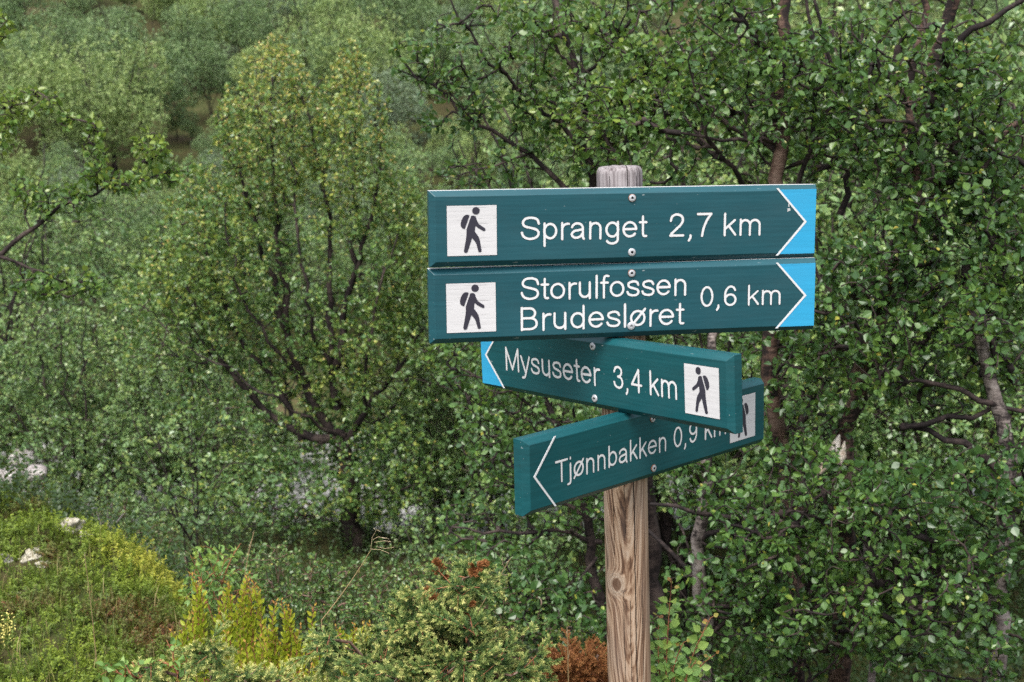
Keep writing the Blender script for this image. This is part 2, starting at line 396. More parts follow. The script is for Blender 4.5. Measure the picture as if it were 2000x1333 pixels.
def rock_mat(name, a, b_, c, scale=6):
    m, n, l, b = mat_new(name)
    tc = n.new('ShaderNodeTexCoord')
    t = noise_tex(n, l, tc.outputs['Object'], scale, 8, 0.7)
    r = ramp(n, [(0.35, a), (0.5, b_), (0.62, c)]); l.new(t.outputs['Fac'], r.inputs[0])
    l.new(r.outputs[0], b.inputs['Base Color']); b.inputs['Roughness'].default_value = 0.9
    bp = n.new('ShaderNodeBump'); bp.inputs['Strength'].default_value = 0.8; bp.inputs['Distance'].default_value = 0.05 / scale * 4
    l.new(t.outputs['Fac'], bp.inputs['Height']); l.new(bp.outputs[0], b.inputs['Normal'])
    return m
M['rock'] = rock_mat('rock', (.10, .085, .08), (.30, .27, .26), (.52, .49, .46))
M['mound_rock'] = rock_mat('mound_rock', (.07, .06, .055), (.17, .155, .15), (.34, .32, .31), 16)
M['lichen'] = rock_mat('lichen', (.16, .14, .10), (.36, .33, .26), (.52, .49, .40), 90)
M['wood_torn'] = rock_mat('wood_torn', (.30, .15, .06), (.62, .52, .42), (.74, .68, .60), 14)
def ground_mat():
    m, n, l, b = mat_new('ground')
    tc = n.new('ShaderNodeTexCoord')
    t = noise_tex(n, l, tc.outputs['Object'], 0.35, 8, 0.65); t2 = noise_tex(n, l, tc.outputs['Object'], 9, 6, 0.7)
    s = mth(n, l, 'ADD', mth(n, l, 'MULTIPLY', t.outputs['Fac'], 0.6), mth(n, l, 'MULTIPLY', t2.outputs['Fac'], 0.4))
    r = ramp(n, [(0.36, (.03, .022, .016)), (0.47, (.055, .05, .02)), (0.53, (.05, .065, .022)), (0.58, (.09, .075, .035)), (0.68, (.15, .11, .085))])
    l.new(s, r.inputs[0]); l.new(r.outputs[0], b.inputs['Base Color']); b.inputs['Roughness'].default_value = 0.95
    b.inputs['Specular IOR Level'].default_value = 0.1
    bp = n.new('ShaderNodeBump'); bp.inputs['Strength'].default_value = 0.7; bp.inputs['Distance'].default_value = 0.05
    l.new(t2.outputs['Fac'], bp.inputs['Height']); l.new(bp.outputs[0], b.inputs['Normal'])
    return m
M['ground'] = ground_mat()
def water_mat():
    m, n, l, b = mat_new('river_water')
    tc = n.new('ShaderNodeTexCoord')
    t = noise_tex(n, l, tc.outputs['Object'], 2.2, 5, 0.65)
    r = ramp(n, [(0.48, (.12, .12, .115)), (0.62, (.36, .355, .34))]); l.new(t.outputs['Fac'], r.inputs[0])
    l.new(r.outputs[0], b.inputs['Base Color']); b.inputs['Roughness'].default_value = 0.15
    bp = n.new('ShaderNodeBump'); bp.inputs['Strength'].default_value = 0.5; bp.inputs['Distance'].default_value = 0.15
    l.new(t.outputs['Fac'], bp.inputs['Height']); l.new(bp.outputs[0], b.inputs['Normal'])
    return m
M['water'] = water_mat()

# ---------------------------------------------------------------- the setting: ground and river
def grid_coords(dense_lo, dense_hi, step, lo, hi, g=1.16):
    c = list(np.arange(dense_lo, dense_hi + 1e-6, step))
    s = step
    while c[-1] < hi: s *= g; c.append(c[-1] + s)
    s = step
    while c[0] > lo: s *= g; c.insert(0, c[0] - s)
    return np.array(c)
gx = grid_coords(-4, 4, 0.12, -260, 260, 1.12); gy = grid_coords(1, 9, 0.12, -200, 420, 1.07)
acc = Acc()
GX, GY = np.meshgrid(gx, gy)
GZ = np.array([gz(x, y) for x, y in zip(GX.ravel(), GY.ravel())])
i = np.arange(len(gy) - 1)[:, None] * len(gx); j = np.arange(len(gx) - 1)[None]
acc.add(np.stack([GX.ravel(), GY.ravel(), GZ], 1), np.stack([i + j, i + j + 1, i + j + 1 + len(gx), i + j + len(gx)], -1).reshape(-1, 4), 0.5, 0, True)
tag(acc.build('ground', [M['ground']]), kind='structure')
acc = Acc()
acc.add([(-60, 12.2, -2.75), (60, 12.2, -2.75), (60, 19.5, -2.75), (-60, 19.5, -2.75)], [(0, 1, 2, 3)])
tag(acc.build('river', [M['water']]), kind='structure')

# ---------------------------------------------------------------- the signpost
PX, PY_ = 0.2316, 2.7511
PTOP = EYE - 0.1322
PBASE = gz(PX, PY_) - 0.25
sign = empty('signpost', (PX, PY_, 0))
tag(sign, 'weathered wooden signpost carrying four teal hiking boards', 'signpost')

def build_post():
    acc = Acc()
    S = 40
    rings = []
    def prof(r, z):
        out = []
        for k in range(S):
            a = 2 * math.pi * k / S
            c, s = math.cos(a), math.sin(a)
            # turned pole, faintly flattened
            q = r * (1 / (abs(c) ** 3.2 + abs(s) ** 3.2) ** (1 / 3.2)) * 0.35 + r * 0.65
            q *= 1 + 0.010 * mnoise.noise((c * 2.2, s * 2.2, z * 2.0))
            if z > PTOP - 0.03: q *= 1 + 0.012 * mnoise.noise((c * 14, s * 14, 1.0))
            out.append((q * c, q * s, z + (0.003 * mnoise.noise((c * 5, s * 5, 7)) if z > PTOP - .01 else 0)))
        return out
    zs = list(np.linspace(PBASE, PTOP - 0.014, 40))
    for z in zs: rings.append(prof(0.0468, z))
    rings.append(prof(0.0458, PTOP - 0.008)); rings.append(prof(0.0425, PTOP - 0.002))
    rings.append(prof(0.037, PTOP)); rings.append(prof(0.02, PTOP + 0.001)); rings.append(prof(0.004, PTOP + 0.0012))
    V = np.array(rings).reshape(-1, 3)
    n = len(rings)
    i = np.arange(n - 1)[:, None] * S; j = np.arange(S)[None]; k = (j + 1) % S
    acc.add(V, np.stack([i + j, i + k, i + S + k, i + S + j], -1).reshape(-1, 4), 0.5, 0, True)
    acc.add(np.array(rings[-1]), np.arange(S)[None])
    acc.build('post', [M['post']], sign)
build_post()

# routed letters: every glyph is a set of centre-line strokes (unit = capital height), cut with one round bit
def arc(cx, cy, rx, ry, a0, a1, n=18):
    t = np.radians(np.linspace(a0, a1, n)); return [(cx + rx * math.cos(a), cy + ry * math.sin(a)) for a in t]
def cat(*P):
    P = [np.array(p) for p in P]; P = [2 * P[0] - P[1]] + P + [2 * P[-1] - P[-2]]; out = []
    for k in range(1, len(P) - 2):
        for t in np.linspace(0, 1, 6, endpoint=False):
            a, b, c, d = P[k - 1:k + 3]
            out.append(tuple(.5 * ((2 * b) + (c - a) * t + (2 * a - 5 * b + 4 * c - d) * t * t + (3 * b - a - 3 * c + d) * t ** 3)))
    return out + [tuple(P[-2])]
_six = [cat((.62, .77), (.55, .89), (.40, .945), (.23, .86), (.13, .65), (.118, .42), (.12, .31)), arc(.385, .31, .265, .255, 0, 360, 30)]
GLYPH = {
    'o': (.777, [arc(.388, .36, .29, .305, 0, 360, 30)]),
    'ø': (.80, [arc(.40, .36, .29, .305, 0, 360, 30), [(.09, -.03), (.71, .75)]]),
    'n': (.777, [[(.16, 0), (.16, .69)], arc(.388, .43, .228, .235, 180, 0) + [(.616, 0)]]),
    'r': (.465, [[(.155, 0), (.155, .69)], arc(.40, .42, .245, .238, 180, 78)]),
    'u': (.777, [[(.615, 0), (.615, .69)], [(.16, .69)] + arc(.3875, .29, .2275, .235, 180, 360)]),
    'p': (.777, [[(.155, -.26), (.155, .69)], arc(.405, .36, .262, .305, 0, 360, 30)]),
    'b': (.777, [[(.155, 0), (.155, .97)], arc(.405, .36, .262, .305, 0, 360, 30)]),
    'd': (.777, [[(.62, 0), (.62, .97)], arc(.37, .36, .262, .305, 0, 360, 30)]),
    'g': (.777, [[(.62, .69)] + [(.62, -.03)] + arc(.37, -.06, .25, .172, 0, -158), arc(.37, .365, .262, .30, 0, 360, 30)]),
    'a': (.777, [arc(.365, .465, .24, .2, 168, 0) + [(.605, .15)] + cat((.605, .15), (.62, .05), (.655, .0)), cat((.605, .41), (.42, .372), (.22, .335), (.115, .2), (.2, .075), (.34, .055), (.5, .11), (.59, .23))]),
    'e': (.777, [[(.11, .37), (.665, .37)], arc(.385, .36, .287, .305, 2, 322, 28)]),
    't': (.40, [[(.20, .90), (.20, .16)] + cat((.20, .16), (.24, .065), (.35, .06)), [(.06, .655), (.35, .655)]]),
    'f': (.40, [[(.05, .655), (.36, .655)], [(.18, 0), (.18, .80)] + cat((.18, .80), (.215, .92), (.30, .955), (.39, .94))]),
    'l': (.31, [[(.155, 0), (.155, .97)]]),
    's': (.698, [cat((.595, .52), (.52, .635), (.35, .668), (.17, .61), (.135, .50), (.22, .41), (.40, .355), (.56, .29), (.605, .19), (.53, .08), (.35, .05), (.16, .10), (.09, .21))]),
    'S': (.93, [cat((.83, .69), (.78, .84), (.66, .92), (.46, .948), (.26, .91), (.15, .80), (.145, .68), (.24, .58), (.46, .52), (.70, .45), (.80, .36), (.815, .24), (.73, .12), (.55, .055), (.38, .055), (.2, .12), (.11, .24), (.09, .32))]),
    'B': (.93, [[(.17, .02), (.17, .97)], [(.17, .945)] + arc(.50, .733, .23, .212, 90, -90) + [(.17, .521)], [(.17, .521)] + arc(.54, .288, .255, .233, 90, -90) + [(.17, .055)]]),
    'M': (1.163, [[(.155, 0), (.155, .96)], [(.155, .96), (.58, .05)], [(.58, .05), (1.01, .96)], [(1.01, .96), (1.01, 0)]]),
    'y': (.698, [[(.06, .69), (.35, .02)], [(.64, .69), (.36, -.06)] + cat((.36, -.06), (.28, -.20), (.13, -.23))]),
    'T': (.853, [[(.05, .94), (.80, .94)], [(.425, .94), (.425, 0)]]),
    'j': (.31, [[(.16, .69), (.16, -.10)] + cat((.16, -.10), (.12, -.205), (-.02, -.235)), [(.16, .925), (.16, .965)]]),
    'k': (.698, [[(.155, 0), (.155, .97)], [(.59, .68), (.17, .29)], [(.32, .43), (.62, .02)]]),
    'm': (1.163, [[(.155, 0), (.155, .69)], arc(.36, .44, .205, .225, 180, 0) + [(.565, 0)], arc(.78, .44, .215, .225, 180, 0) + [(.995, 0)]]),
    '0': (.777, [arc(.388, .5, .275, .448, 0, 360, 34)]),
    '2': (.777, [cat((.12, .68), (.18, .86), (.37, .945), (.58, .87), (.64, .70), (.56, .52), (.36, .33), (.17, .15), (.11, .06)), [(.11, .06), (.66, .06)]]),
    '3': (.777, [cat((.12, .73), (.2, .88), (.37, .945), (.56, .87), (.60, .73), (.52, .58), (.36, .53)), cat((.36, .53), (.56, .48), (.65, .33), (.62, .16), (.48, .06), (.34, .055), (.18, .12), (.10, .27))]),
    '4': (.777, [[(.53, 0), (.53, .95)], [(.53, .95), (.08, .30)], [(.08, .30), (.71, .30)]]),
    '6': (.777, _six),
    '7': (.777, [[(.09, .94), (.67, .94)], cat((.67, .94), (.50, .70), (.36, .38), (.28, .02))]),
    '9': (.777, [[(.777 - x, 1 - y) for x, y in q] for q in _six]),
    ',': (.42, [cat((.20, .05), (.20, -.04), (.13, -.16))]),
}
def ribbon(P, hw):
    """flat stroke with round ends; closed loops stay closed. returns verts (x, z) and faces"""
    P = np.array(P, float); keep = [0] + [k for k in range(1, len(P)) if np.linalg.norm(P[k] - P[k - 1]) > 1e-7]; P = P[keep]
    closed = len(P) > 8 and np.linalg.norm(P[0] - P[-1]) < 1e-4
    if closed: P = P[:-1]
    n = len(P)
    if closed: T = np.roll(P, -1, 0) - np.roll(P, 1, 0)
    else: T = np.gradient(P, axis=0)
    T = T / np.linalg.norm(T, axis=1, keepdims=True); Nn = np.stack([-T[:, 1], T[:, 0]], 1)
    V = list(P + Nn * hw) + list(P - Nn * hw); F = []
    for k in range(n if closed else n - 1):
        q = (k + 1) % n; F.append((k, n + k, n + q, q))
    if not closed:
        for k, sg in ((0, -1), (n - 1, 1)):
            a0 = math.atan2(Nn[k][1], Nn[k][0]); st = len(V); m_ = 7
            for a in np.linspace(0, math.pi, m_):
                ang = a0 - sg * a
                V.append(P[k] + hw * np.array([math.cos(ang), math.sin(ang)]))
            idx = list(range(st, st + m_)); F.append(tuple(idx[::-1] if sg > 0 else idx))
    return np.array(V), F

def prism(acc, poly, y_front, y_back, mat=0, side_mat=None):
    """polygon in the board's x,z plane, front at y_front (towards the viewer is -y), sides back to y_back"""
    P = np.array(poly, float); n = len(P)
    A = np.stack([P[:, 0], np.full(n, y_front), P[:, 1]], 1); B = np.stack([P[:, 0], np.full(n, y_back), P[:, 1]], 1)
    area = 0.5 * sum(P[i][0] * P[(i + 1) % n][1] - P[(i + 1) % n][0] * P[i][1] for i in range(n))
    idx = list(range(n)) if area > 0 else list(range(n))[::-1]
    acc.add(A, [tuple(idx)], 0.5, mat)
    acc.add(np.concatenate([A, B]), [(i, (i + 1) % n, n + (i + 1) % n, n + i) for i in range(n)], 0.5, mat if side_mat is None else side_mat)
HK = lambda L: [((x - 127) / 923, (y - 205) / 935) for x, y in L]
PACK = HK([(545, 392), (532, 380), (515, 376), (490, 374), (470, 378), (450, 390), (430, 410), (412, 440), (400, 465), (388, 500), (382, 530), (380, 560), (383, 585), (394, 605), (410, 620), (428, 632), (445, 638), (458, 632)])
BODY = HK([(575, 400), (588, 394), (605, 392), (628, 395), (645, 402), (660, 415), (668, 430), (673, 450), (675, 470), (695, 512), (720, 555), (772, 592), (825, 628), (836, 642), (838, 660), (834, 674), (825, 683), (812, 687), (800, 683), (700, 625), (675, 598), (660, 588), (650, 600), (645, 640), (640, 690), (690, 760), (718, 810), (735, 870), (762, 1050), (760, 1064), (750, 1076), (728, 1082), (708, 1074), (700, 1058), (690, 1010), (662, 910), (640, 875), (590, 812), (580, 830), (575, 850), (508, 1055), (500, 1072), (485, 1084), (462, 1087), (442, 1078), (434, 1060), (436, 1035), (475, 830), (485, 740), (487, 650), (510, 580)])
HEAD = HK([(665 + 70 * math.cos(a * math.pi / 12), 303 + 70 * math.sin(a * math.pi / 12)) for a in range(24)])

BH, BC, BT = 0.15, 0.011, 0.032
def chamfer_board(l, r, cl, cr, tealmat, parent, name='sign_board', worn=False):
    """front at y=0; chamfer BC along top and bottom, cl / cr at the two ends"""
    acc = Acc()
    h = BH / 2
    def bowed(x0, x1, z, y, n=24): return None
    xs_f = np.concatenate([[-l + cl], np.linspace(-l + cl + .03, r - cr - .03, 22), [r - cr]])
    xs_b = np.concatenate([[-l], np.linspace(-l + .03, r - .03, 22), [r]])
    w = lambda x, q: 0.0006 * mnoise.noise((x * 6, q, 0.3))
    rows = []
    # profile loop around the board: front-top, back-of-chamfer top, rear top, rear bottom, chamfer bottom, front bottom
    for xf, xb in zip(xs_f, xs_b):
        rows.append([(xf, 0, h - BC + w(xf, 1)), (xb, BC, h + w(xb, 2)), (xb, BT, h + w(xb, 2)), (xb, BT, -h + w(xb, 4)), (xb, BC, -h + w(xb, 4)), (xf, 0, -h + BC + w(xf, 5))])
    V = np.array(rows).reshape(-1, 3); n = len(rows)
    i = np.arange(n - 1)[:, None] * 6; j = np.arange(6)[None]; k = (j + 1) % 6
    FF = np.stack([i + k, i + j, i + 6 + j, i + 6 + k], -1)[:, :, ::-1]
    acc.add(V, FF[:, [0, 2, 3, 4, 5]].reshape(-1, 4))
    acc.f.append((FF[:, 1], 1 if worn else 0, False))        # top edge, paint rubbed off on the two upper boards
    for a, flip in ((0, True), ((n - 1) * 6, False)):
        q = [(a + 0, a + 1, a + 4, a + 5), (a + 1, a + 2, a + 3, a + 4)]
        if flip: q = [t[::-1] for t in q]
        acc.f.append((np.array(q), 0, False))
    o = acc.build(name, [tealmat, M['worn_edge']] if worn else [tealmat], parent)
    bv = o.modifiers.new('edge_softening', 'BEVEL'); bv.width = 0.0009; bv.segments = 2; bv.limit_method = 'ANGLE'; bv.angle_limit = R(25)
    return o
def screw(parent, x, z, rusty):
    acc = Acc(); S = 20
    prof = [(0.0080, -0.0002), (0.0080, -0.0014), (0.0070, -0.0026), (0.0036, -0.0034)]
    ring = lambda r, y: [(x + r * math.cos(2 * math.pi * k / S), y, z + r * math.sin(2 * math.pi * k / S)) for k in range(S)]
    rs = [ring(*p) for p in prof]
    star = [(x + (0.0032 if k % 2 else 0.0022) * math.cos(2 * math.pi * k / S), -0.0031, z + (0.0032 if k % 2 else 0.0022) * math.sin(2 * math.pi * k / S)) for k in range(S)]
    deep = [(p[0], -0.0005, p[2]) for p in star]
    rs += [star, deep]
    V = np.array(rs).reshape(-1, 3)
    for q in range(len(rs) - 1):
        j = np.arange(S); k = (j + 1) % S
        F = np.stack([q * S + k, q * S + j, q * S + S + j, q * S + S + k], -1)
        acc.add(V, F, 0.5, 1 if (rusty and q < 2) else (2 if q == 4 else 0), False)
    acc.add(np.array(deep), np.arange(S)[None], 0.5, 2)
    acc.build('screw', [M['zinc'], M['rust'], M['recess']], parent)
def lettering(parent, words):
    for wi, (txt, x0, x1, base, cap) in enumerate(words):
        acc = Acc(); rg = np.random.default_rng(len(txt) * 7 + wi)
        strokes = []; pen = 0.0; HW = 0.0505
        for ch in txt:
            adv, ss = GLYPH[ch]
            strokes += [[(x + pen, y) for x, y in q] for q in ss]; pen += adv
        lo = min(x for q in strokes for x, _ in q) * cap - HW * cap; hi = max(x for q in strokes for x, _ in q) * cap + HW * cap
        # fit the measured word width, stroke width unchanged
        w0 = HW * cap; k = (x1 - x0 - 2 * w0) / (hi - lo - 2 * w0)
        n = 0
        for extra, yy, m_ in ((0.0007, -0.0003, 1), (0.0, -0.0006, 0)):
            for q in strokes:
                Q = [((x * cap - lo - w0) * k + x0 + w0, (w0 + y * (cap - 2 * w0) / (1 - 2 * HW) - w0 * 0) * 1.0 - w0 + base) for x, y in q]
                V, F = ribbon(Q, w0 + extra)
                V = V + rg.normal(0, 0.00012, V.shape)
                n += 1
                acc.add(np.stack([V[:, 0], np.full(len(V), yy - n * 0.000004), V[:, 1]], 1), F, 0.5, m_)
        acc.build('lettering', [M['letter_white'], M['groove']], parent)
def pictogram(parent, x0, x1, z0, z1, mirror):
    acc = Acc()
    prism(acc, [(x0 - .0006, z0 - .0006), (x1 + .0006, z0 - .0006), (x1 + .0006, z1 + .0006), (x0 - .0006, z1 + .0006)], -0.0003, 0.0, 1)
    prism(acc, [(x0, z0), (x1, z0), (x1, z1), (x0, z1)], -0.0008, -0.0002, 0)
    acc.build('pictogram_panel', [M['white_paint'], M['groove']], parent)
    acc = Acc()
    for poly in (HEAD, PACK, BODY):
        q = [((1 - u) if mirror else u, v) for u, v in poly]
        prism(acc, [(x0 + (x1 - x0) * u, z1 - (z1 - z0) * v) for u, v in q], -0.0014, -0.0007)
    acc.build('hiker_figure', [M['black_paint']], parent)
def arrow(parent, top, tip, bot, xend, blue):
    wl_ = 0.0042
    if blue:
        acc = Acc()
        zt, zb = top[1] - 0.003, bot[1] + 0.003
        prism(acc, [(top[0], zt), (tip[0], tip[1]), (bot[0], zb), (xend, zb), (xend, zt)], -0.0004, 0.0)
        acc.build('arrow_field', [M['blue_paint']], parent)
    acc = Acc()
    s = 1 if tip[0] > top[0] else -1
    P = [top, tip, bot]
    poly = [(top[0] - s * wl_ * .6, top[1]), (top[0] + s * wl_ * .6, top[1]), (tip[0] + s * wl_ * .6, tip[1]), (bot[0] + s * wl_ * .6, bot[1]), (bot[0] - s * wl_ * .6, bot[1]), (tip[0] - s * wl_ * .75, tip[1])]
    # two convex arms
    a = [poly[0], poly[1], poly[2], poly[5]]; b_ = [poly[5], poly[2], poly[3], poly[4]]
    prism(acc, a, -0.0009, 0.0); prism(acc, b_, -0.0009, 0.0)
    acc.build('arrow_line', [M['letter_white']], parent)

E_OFF = 0.0804
BOARDS = [  # yaw, tilt, l, r, z centre
    (0.18669, -0.02884, 0.4061, 0.3962, -0.2465), (0.15925, -0.02373, 0.4103, 0.3930, -0.3987),
    (-0.88848, 0.01863, 0.3837, 0.3688, -0.5520), (0.77500, -0.01660, 0.3787, 0.3965, -0.7021)]
CONTENT = [
    dict(ends=(BC, .0025), mat='teal_upper', label='top board reading Spranget 2,7 km with a blue right arrow end',
         words=[('Spranget', -.2257, .0337, -.0246, .0464), ('2,7', .0797, .1703, -.0255, .0480), ('km', .1950, .2741, -.0246, .0452)],
         icon=(-.3724, -.2739, -.0523, .0457, False), arrow=((.3080, .0690), (.3715, -.0005), (.3110, -.0690), .3930, True), scr=[(.0014, .0546, True), (.0019, -.0541, False)]),
    dict(ends=(BC, .0025), mat='teal_upper', label='second board reading Storulfossen Brudesløret 0,6 km',
         words=[('Storulfossen', -.2273, .1143, .0083, .0458), ('Brudesløret', -.2278, .1113, -.0530, .0470), ('0,6', .1448, .2213, -.0184, .0428), ('km', .2456, .3159, -.0170, .0405)],
         icon=(-.3765, -.2778, -.0524, .0460, False), arrow=((.3065, .0680), (.3697, -.0015), (.3086, -.0685), .3900, True), scr=[(-.0001, .0557, True), (-.0007, -.0520, False)]),
    dict(ends=(.0025, BC), mat='teal_lower', label='third board pointing left, reading Mysuseter 3,4 km',
         words=[('Mysuseter', -.2925, .0160, -.0246, .0512), ('3,4', .0545, .1376, -.0238, .0475), ('km', .1582, .2319, -.0235, .0475)],
         icon=(.2525, .3405, -.0483, .0488, True), arrow=((-.3045, .0690), (-.3642, .0005), (-.3030, -.0690), -.3805, True), scr=[(-.0039, .0560, False), (-.0034, -.0533, False)]),
    dict(ends=(BC, .0025), mat='teal_lower', label='lowest board pointing left, reading Tjønnbakken 0,9 km, without blue end',
         words=[('Tjønnbakken', -.2996, .0387, -.0232, .0430), ('0,9', .0645, .1450, -.0245, .0450), ('km', .1720, .2487, -.0245, .0490)],
         icon=(.2638, .3585, -.0506, .0492, True), arrow=((-.2980, .0690), (-.3566, 0.0), (-.3000, -.0690), None, False), scr=[(-.0055, .0525, True), (-.0030, -.0537, True)])]
for (yaw, tilt, l_, r_, zc), c in zip(BOARDS, CONTENT):
    n_ = np.array([math.sin(yaw), -math.cos(yaw)])
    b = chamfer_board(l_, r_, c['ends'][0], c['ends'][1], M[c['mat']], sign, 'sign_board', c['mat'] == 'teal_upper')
    b.rotation_mode = 'QUATERNION'
    b.rotation_quaternion = (Matrix.Rotation(yaw, 3, 'Z') @ Matrix.Rotation(-tilt, 3, 'Y')).to_quaternion()
    b.location = (n_[0] * E_OFF, n_[1] * E_OFF, zc + EYE)
    b['label'] = c['label']
    lettering(b, c['words'])
    pictogram(b, *c['icon'])
    arrow(b, *c['arrow'])
    if 'Spranget' in c['label']:
        ch = Acc(); rg = np.random.default_rng(5)
        ch.add([(.3335 + .0042 * q_ * math.cos(a), -.0004, .0250 + .0046 * q_ * math.sin(a)) for a, q_ in zip(np.linspace(0, 6.28, 14, endpoint=False), rg.uniform(.5, 1.1, 14))], [tuple(range(14))])
        ch.add([(.3325, -.0004, .031), (.3355, -.0004, .031), (.3345, -.0004, .046), (.3335, -.0004, .047)], [(0, 1, 2, 3)])
        ch.build('paint_chip', [M['worn_edge']], b)
    for sx, sz, ru in c['scr']: screw(b, sx, sz, ru)

# ---------------------------------------------------------------- plants: growth
def grow(stems, targets, rng, step=0.07, upbias=0.5, curl=0.25):
    """stems: list of (points, r0, r1). Returns stem polylines (resampled) and twig paths (points, radii)"""
    N = 0
    cap_n = 400000
    nodes = np.empty((cap_n, 3)); par = np.full(cap_n, -1, int); tan = np.empty((cap_n, 3))
    stem_out = []
    for pts, r0, r1 in stems:
        pts = np.asarray(pts, float)
        seg = np.linalg.norm(np.diff(pts, axis=0), axis=1); cum = np.concatenate([[0], np.cumsum(seg)])
        m = max(3, int(cum[-1] / step) + 1)
        s = np.linspace(0, cum[-1], m)
        # smooth interpolation
        q = np.stack([np.interp(s, cum, pts[:, k]) for k in range(3)], 1)
        for _ in range(2): q[1:-1] = 0.25 * q[:-2] + 0.5 * q[1:-1] + 0.25 * q[2:]
        q[1:-1] += rng.normal(0, step * 0.13, (m - 2, 3))
        rr = r0 + (r1 - r0) * (s / cum[-1]) ** 0.8
        stem_out.append((q, rr))
        t = unit(np.gradient(q, axis=0))
        nodes[N:N + m] = q; tan[N:N + m] = t; par[N + 1:N + m] = np.arange(N, N + m - 1); N += m
    nstem = N
    T = np.asarray(targets)
    d0 = np.array([np.min(((nodes[:nstem] - p) ** 2).sum(1)) for p in T])
    T = T[np.argsort(d0)]
    paths = []; cnt = np.zeros(cap_n)
    for p in T:
        d = p - nodes[:N]
        dist = np.sqrt((d * d).sum(1)) + 1e-6
        al = (d * tan[:N]).sum(1) / dist
        sc = dist * (1.25 - 0.35 * al) * (1 + upbias * (d[:, 2] < 0) * 0.6)
        k = int(np.argmin(sc))
        L = dist[k]
        if L < 0.015: continue
        m = max(2, int(L / step) + 1)
        c = nodes[k] + (tan[k] * 0.45 + unit(d[k]) * 0.25 + np.array([0, 0, 0.12 * upbias])) * L + rng.normal(0, curl * 0.25 * L, 3)
        t = np.linspace(0, 1, m + 1)[:, None]
        q = (1 - t) ** 2 * nodes[k] + 2 * t * (1 - t) * c + t * t * p
        ids = [k] + list(range(N, N + m))
        nodes[N:N + m] = q[1:]; tan[N:N + m] = unit(np.diff(q, axis=0)); par[N] = k; par[N + 1:N + m] = np.arange(N, N + m - 1)
        N += m
        paths.append(ids)
        e = N - 1
        while e >= nstem: cnt[e] += 1; e = par[e]
    return stem_out, [(nodes[ids], np.array([cnt[i] if i >= nstem else 0 for i in ids])) for ids in paths]

def lobes_points(lobes, dens, rng, gap=0.0, gscale=2.0):
    """lobes: (px, py, Y, rx_px, ry_px, depth_m[, density factor])"""
    out = []
    for lb in lobes:
        px, py, Y, rx, ry, dz = lb[:6]; k = lb[6] if len(lb) > 6 else 1.0
        n = int(math.pi * rx * ry * dens * k)
        got = 0; tries = 0
        while got < n and tries < n * 12:
            tries += 1
            v = rng.uniform(-1, 1, 3)
            rr = v @ v
            if rr > 1: continue
            if rr < 0.25 and rng.random() < 0.35: continue
            p = at(px + v[0] * rx, py + v[1] * ry, Y + v[2] * dz)
            if gap and mnoise.noise(Vector(p) * gscale) < -0.32 + gap: continue
            if p[2] < gz(p[0], p[1]) + 0.03: continue
            out.append(p); got += 1
    return np.array(out).reshape(-1, 3)

def plant(name, label, cat, base, stems, targets, rng, leaf, per, mats, group=None, proto=LEAF8, step=0.07, twig=0.0018, pw=0.47,
          tipcol=0.12, tint=(0.42, 0.2), clump=None, upbias=0.5, upright=0.0, toptip=0.0, trunk_name='trunk', spread=0.5, nb=0.8, sides=7):
    root = empty(name, base)
    tag(root, label, cat, group)
    st, tw = grow(stems, targets, rng, step, upbias)
    bark = Acc()
    for k_, (q, r) in enumerate(st): tube(bark, q, r if k_ == 0 else r * .85, sides, .5, 0 if (k_ == 0 or r[0] > .0195) else 1)
    bark.build(trunk_name, [mats[0], mats[2]], root, base)
    cr = Acc()
    Ps, Ds, Ns, Ls, Ts = [], [], [], [], []
    zmax = targets[:, 2].max(); zmin = targets[:, 2].min()
    for q, c in tw:
        r = twig * np.maximum(c, 1) ** pw
        r[0] = r[1] if len(r) > 1 else r[0]
        r[-1] = min(r[-1], twig)
        tube(cr, q, r, 4 if r[0] < 0.004 else 5, rng.uniform(.3, .7), 1, False)
        k = max(1, int(rng.poisson(per)))
        tt = np.repeat(rng.uniform(1 - spread, 1.0, (k + 2) // 3), 3)[:k]; tt[:2] = 1.0     # short shoots carry two or three leaves each
        idx = tt * (len(q) - 1); i0 = np.minimum(idx.astype(int), len(q) - 2); fr = (idx - i0)[:, None]
        pos = q[i0] * (1 - fr) + q[i0 + 1] * fr
        tg = unit(q[i0 + 1] - q[i0])
        side = unit(rng.normal(0, 1, (k, 3)))
        D = unit(tg * (0.45 + upright) + side * 0.9 + np.array([0, 0, -0.12 + upright * .6]))
        pos = pos + D * leaf[0] * rng.uniform(0.1, 0.45, (k, 1))
        Nn = unit(unit(rng.normal(0, 1, (k, 3))) + np.array([0, -0.15, nb]))
        base_t = tint[0] + 0.28 * mnoise.noise(Vector(q[-1]) * 2.1) + 0.12 * (q[-1][2] - zmin) / (zmax - zmin + 1e-6)
        t = np.clip(base_t + rng.normal(0, tint[1] * .6, k), 0, 0.88)
        hf = (q[-1][2] - zmin) / (zmax - zmin + 1e-6)
        yl = rng.random(k) < tipcol * (tt > 0.9) + toptip * max(0, hf - .55) * 1.8
        t = np.where(yl, rng.uniform(0.82, 1.0, k), t)
        Ps.append(pos); Ds.append(D); Ns.append(Nn); Ts.append(t)
        Ls.append(leaf[0] * rng.choice([.5, .75, .9, 1.0, 1.12], k) * rng.uniform(.85, 1.12, k) * np.where(yl, 0.6, 1))
    Ls = np.concatenate(Ls)
    leaves(cr, np.concatenate(Ps), np.concatenate(Ds), np.concatenate(Ns), Ls, Ls * leaf[1] * rng.uniform(.72, 1.1, len(Ls)), np.concatenate(Ts), proto, 0)
    cr.build('crown' if trunk_name == 'trunk' else 'foliage', [mats[1], mats[2]], root, base)
    return root

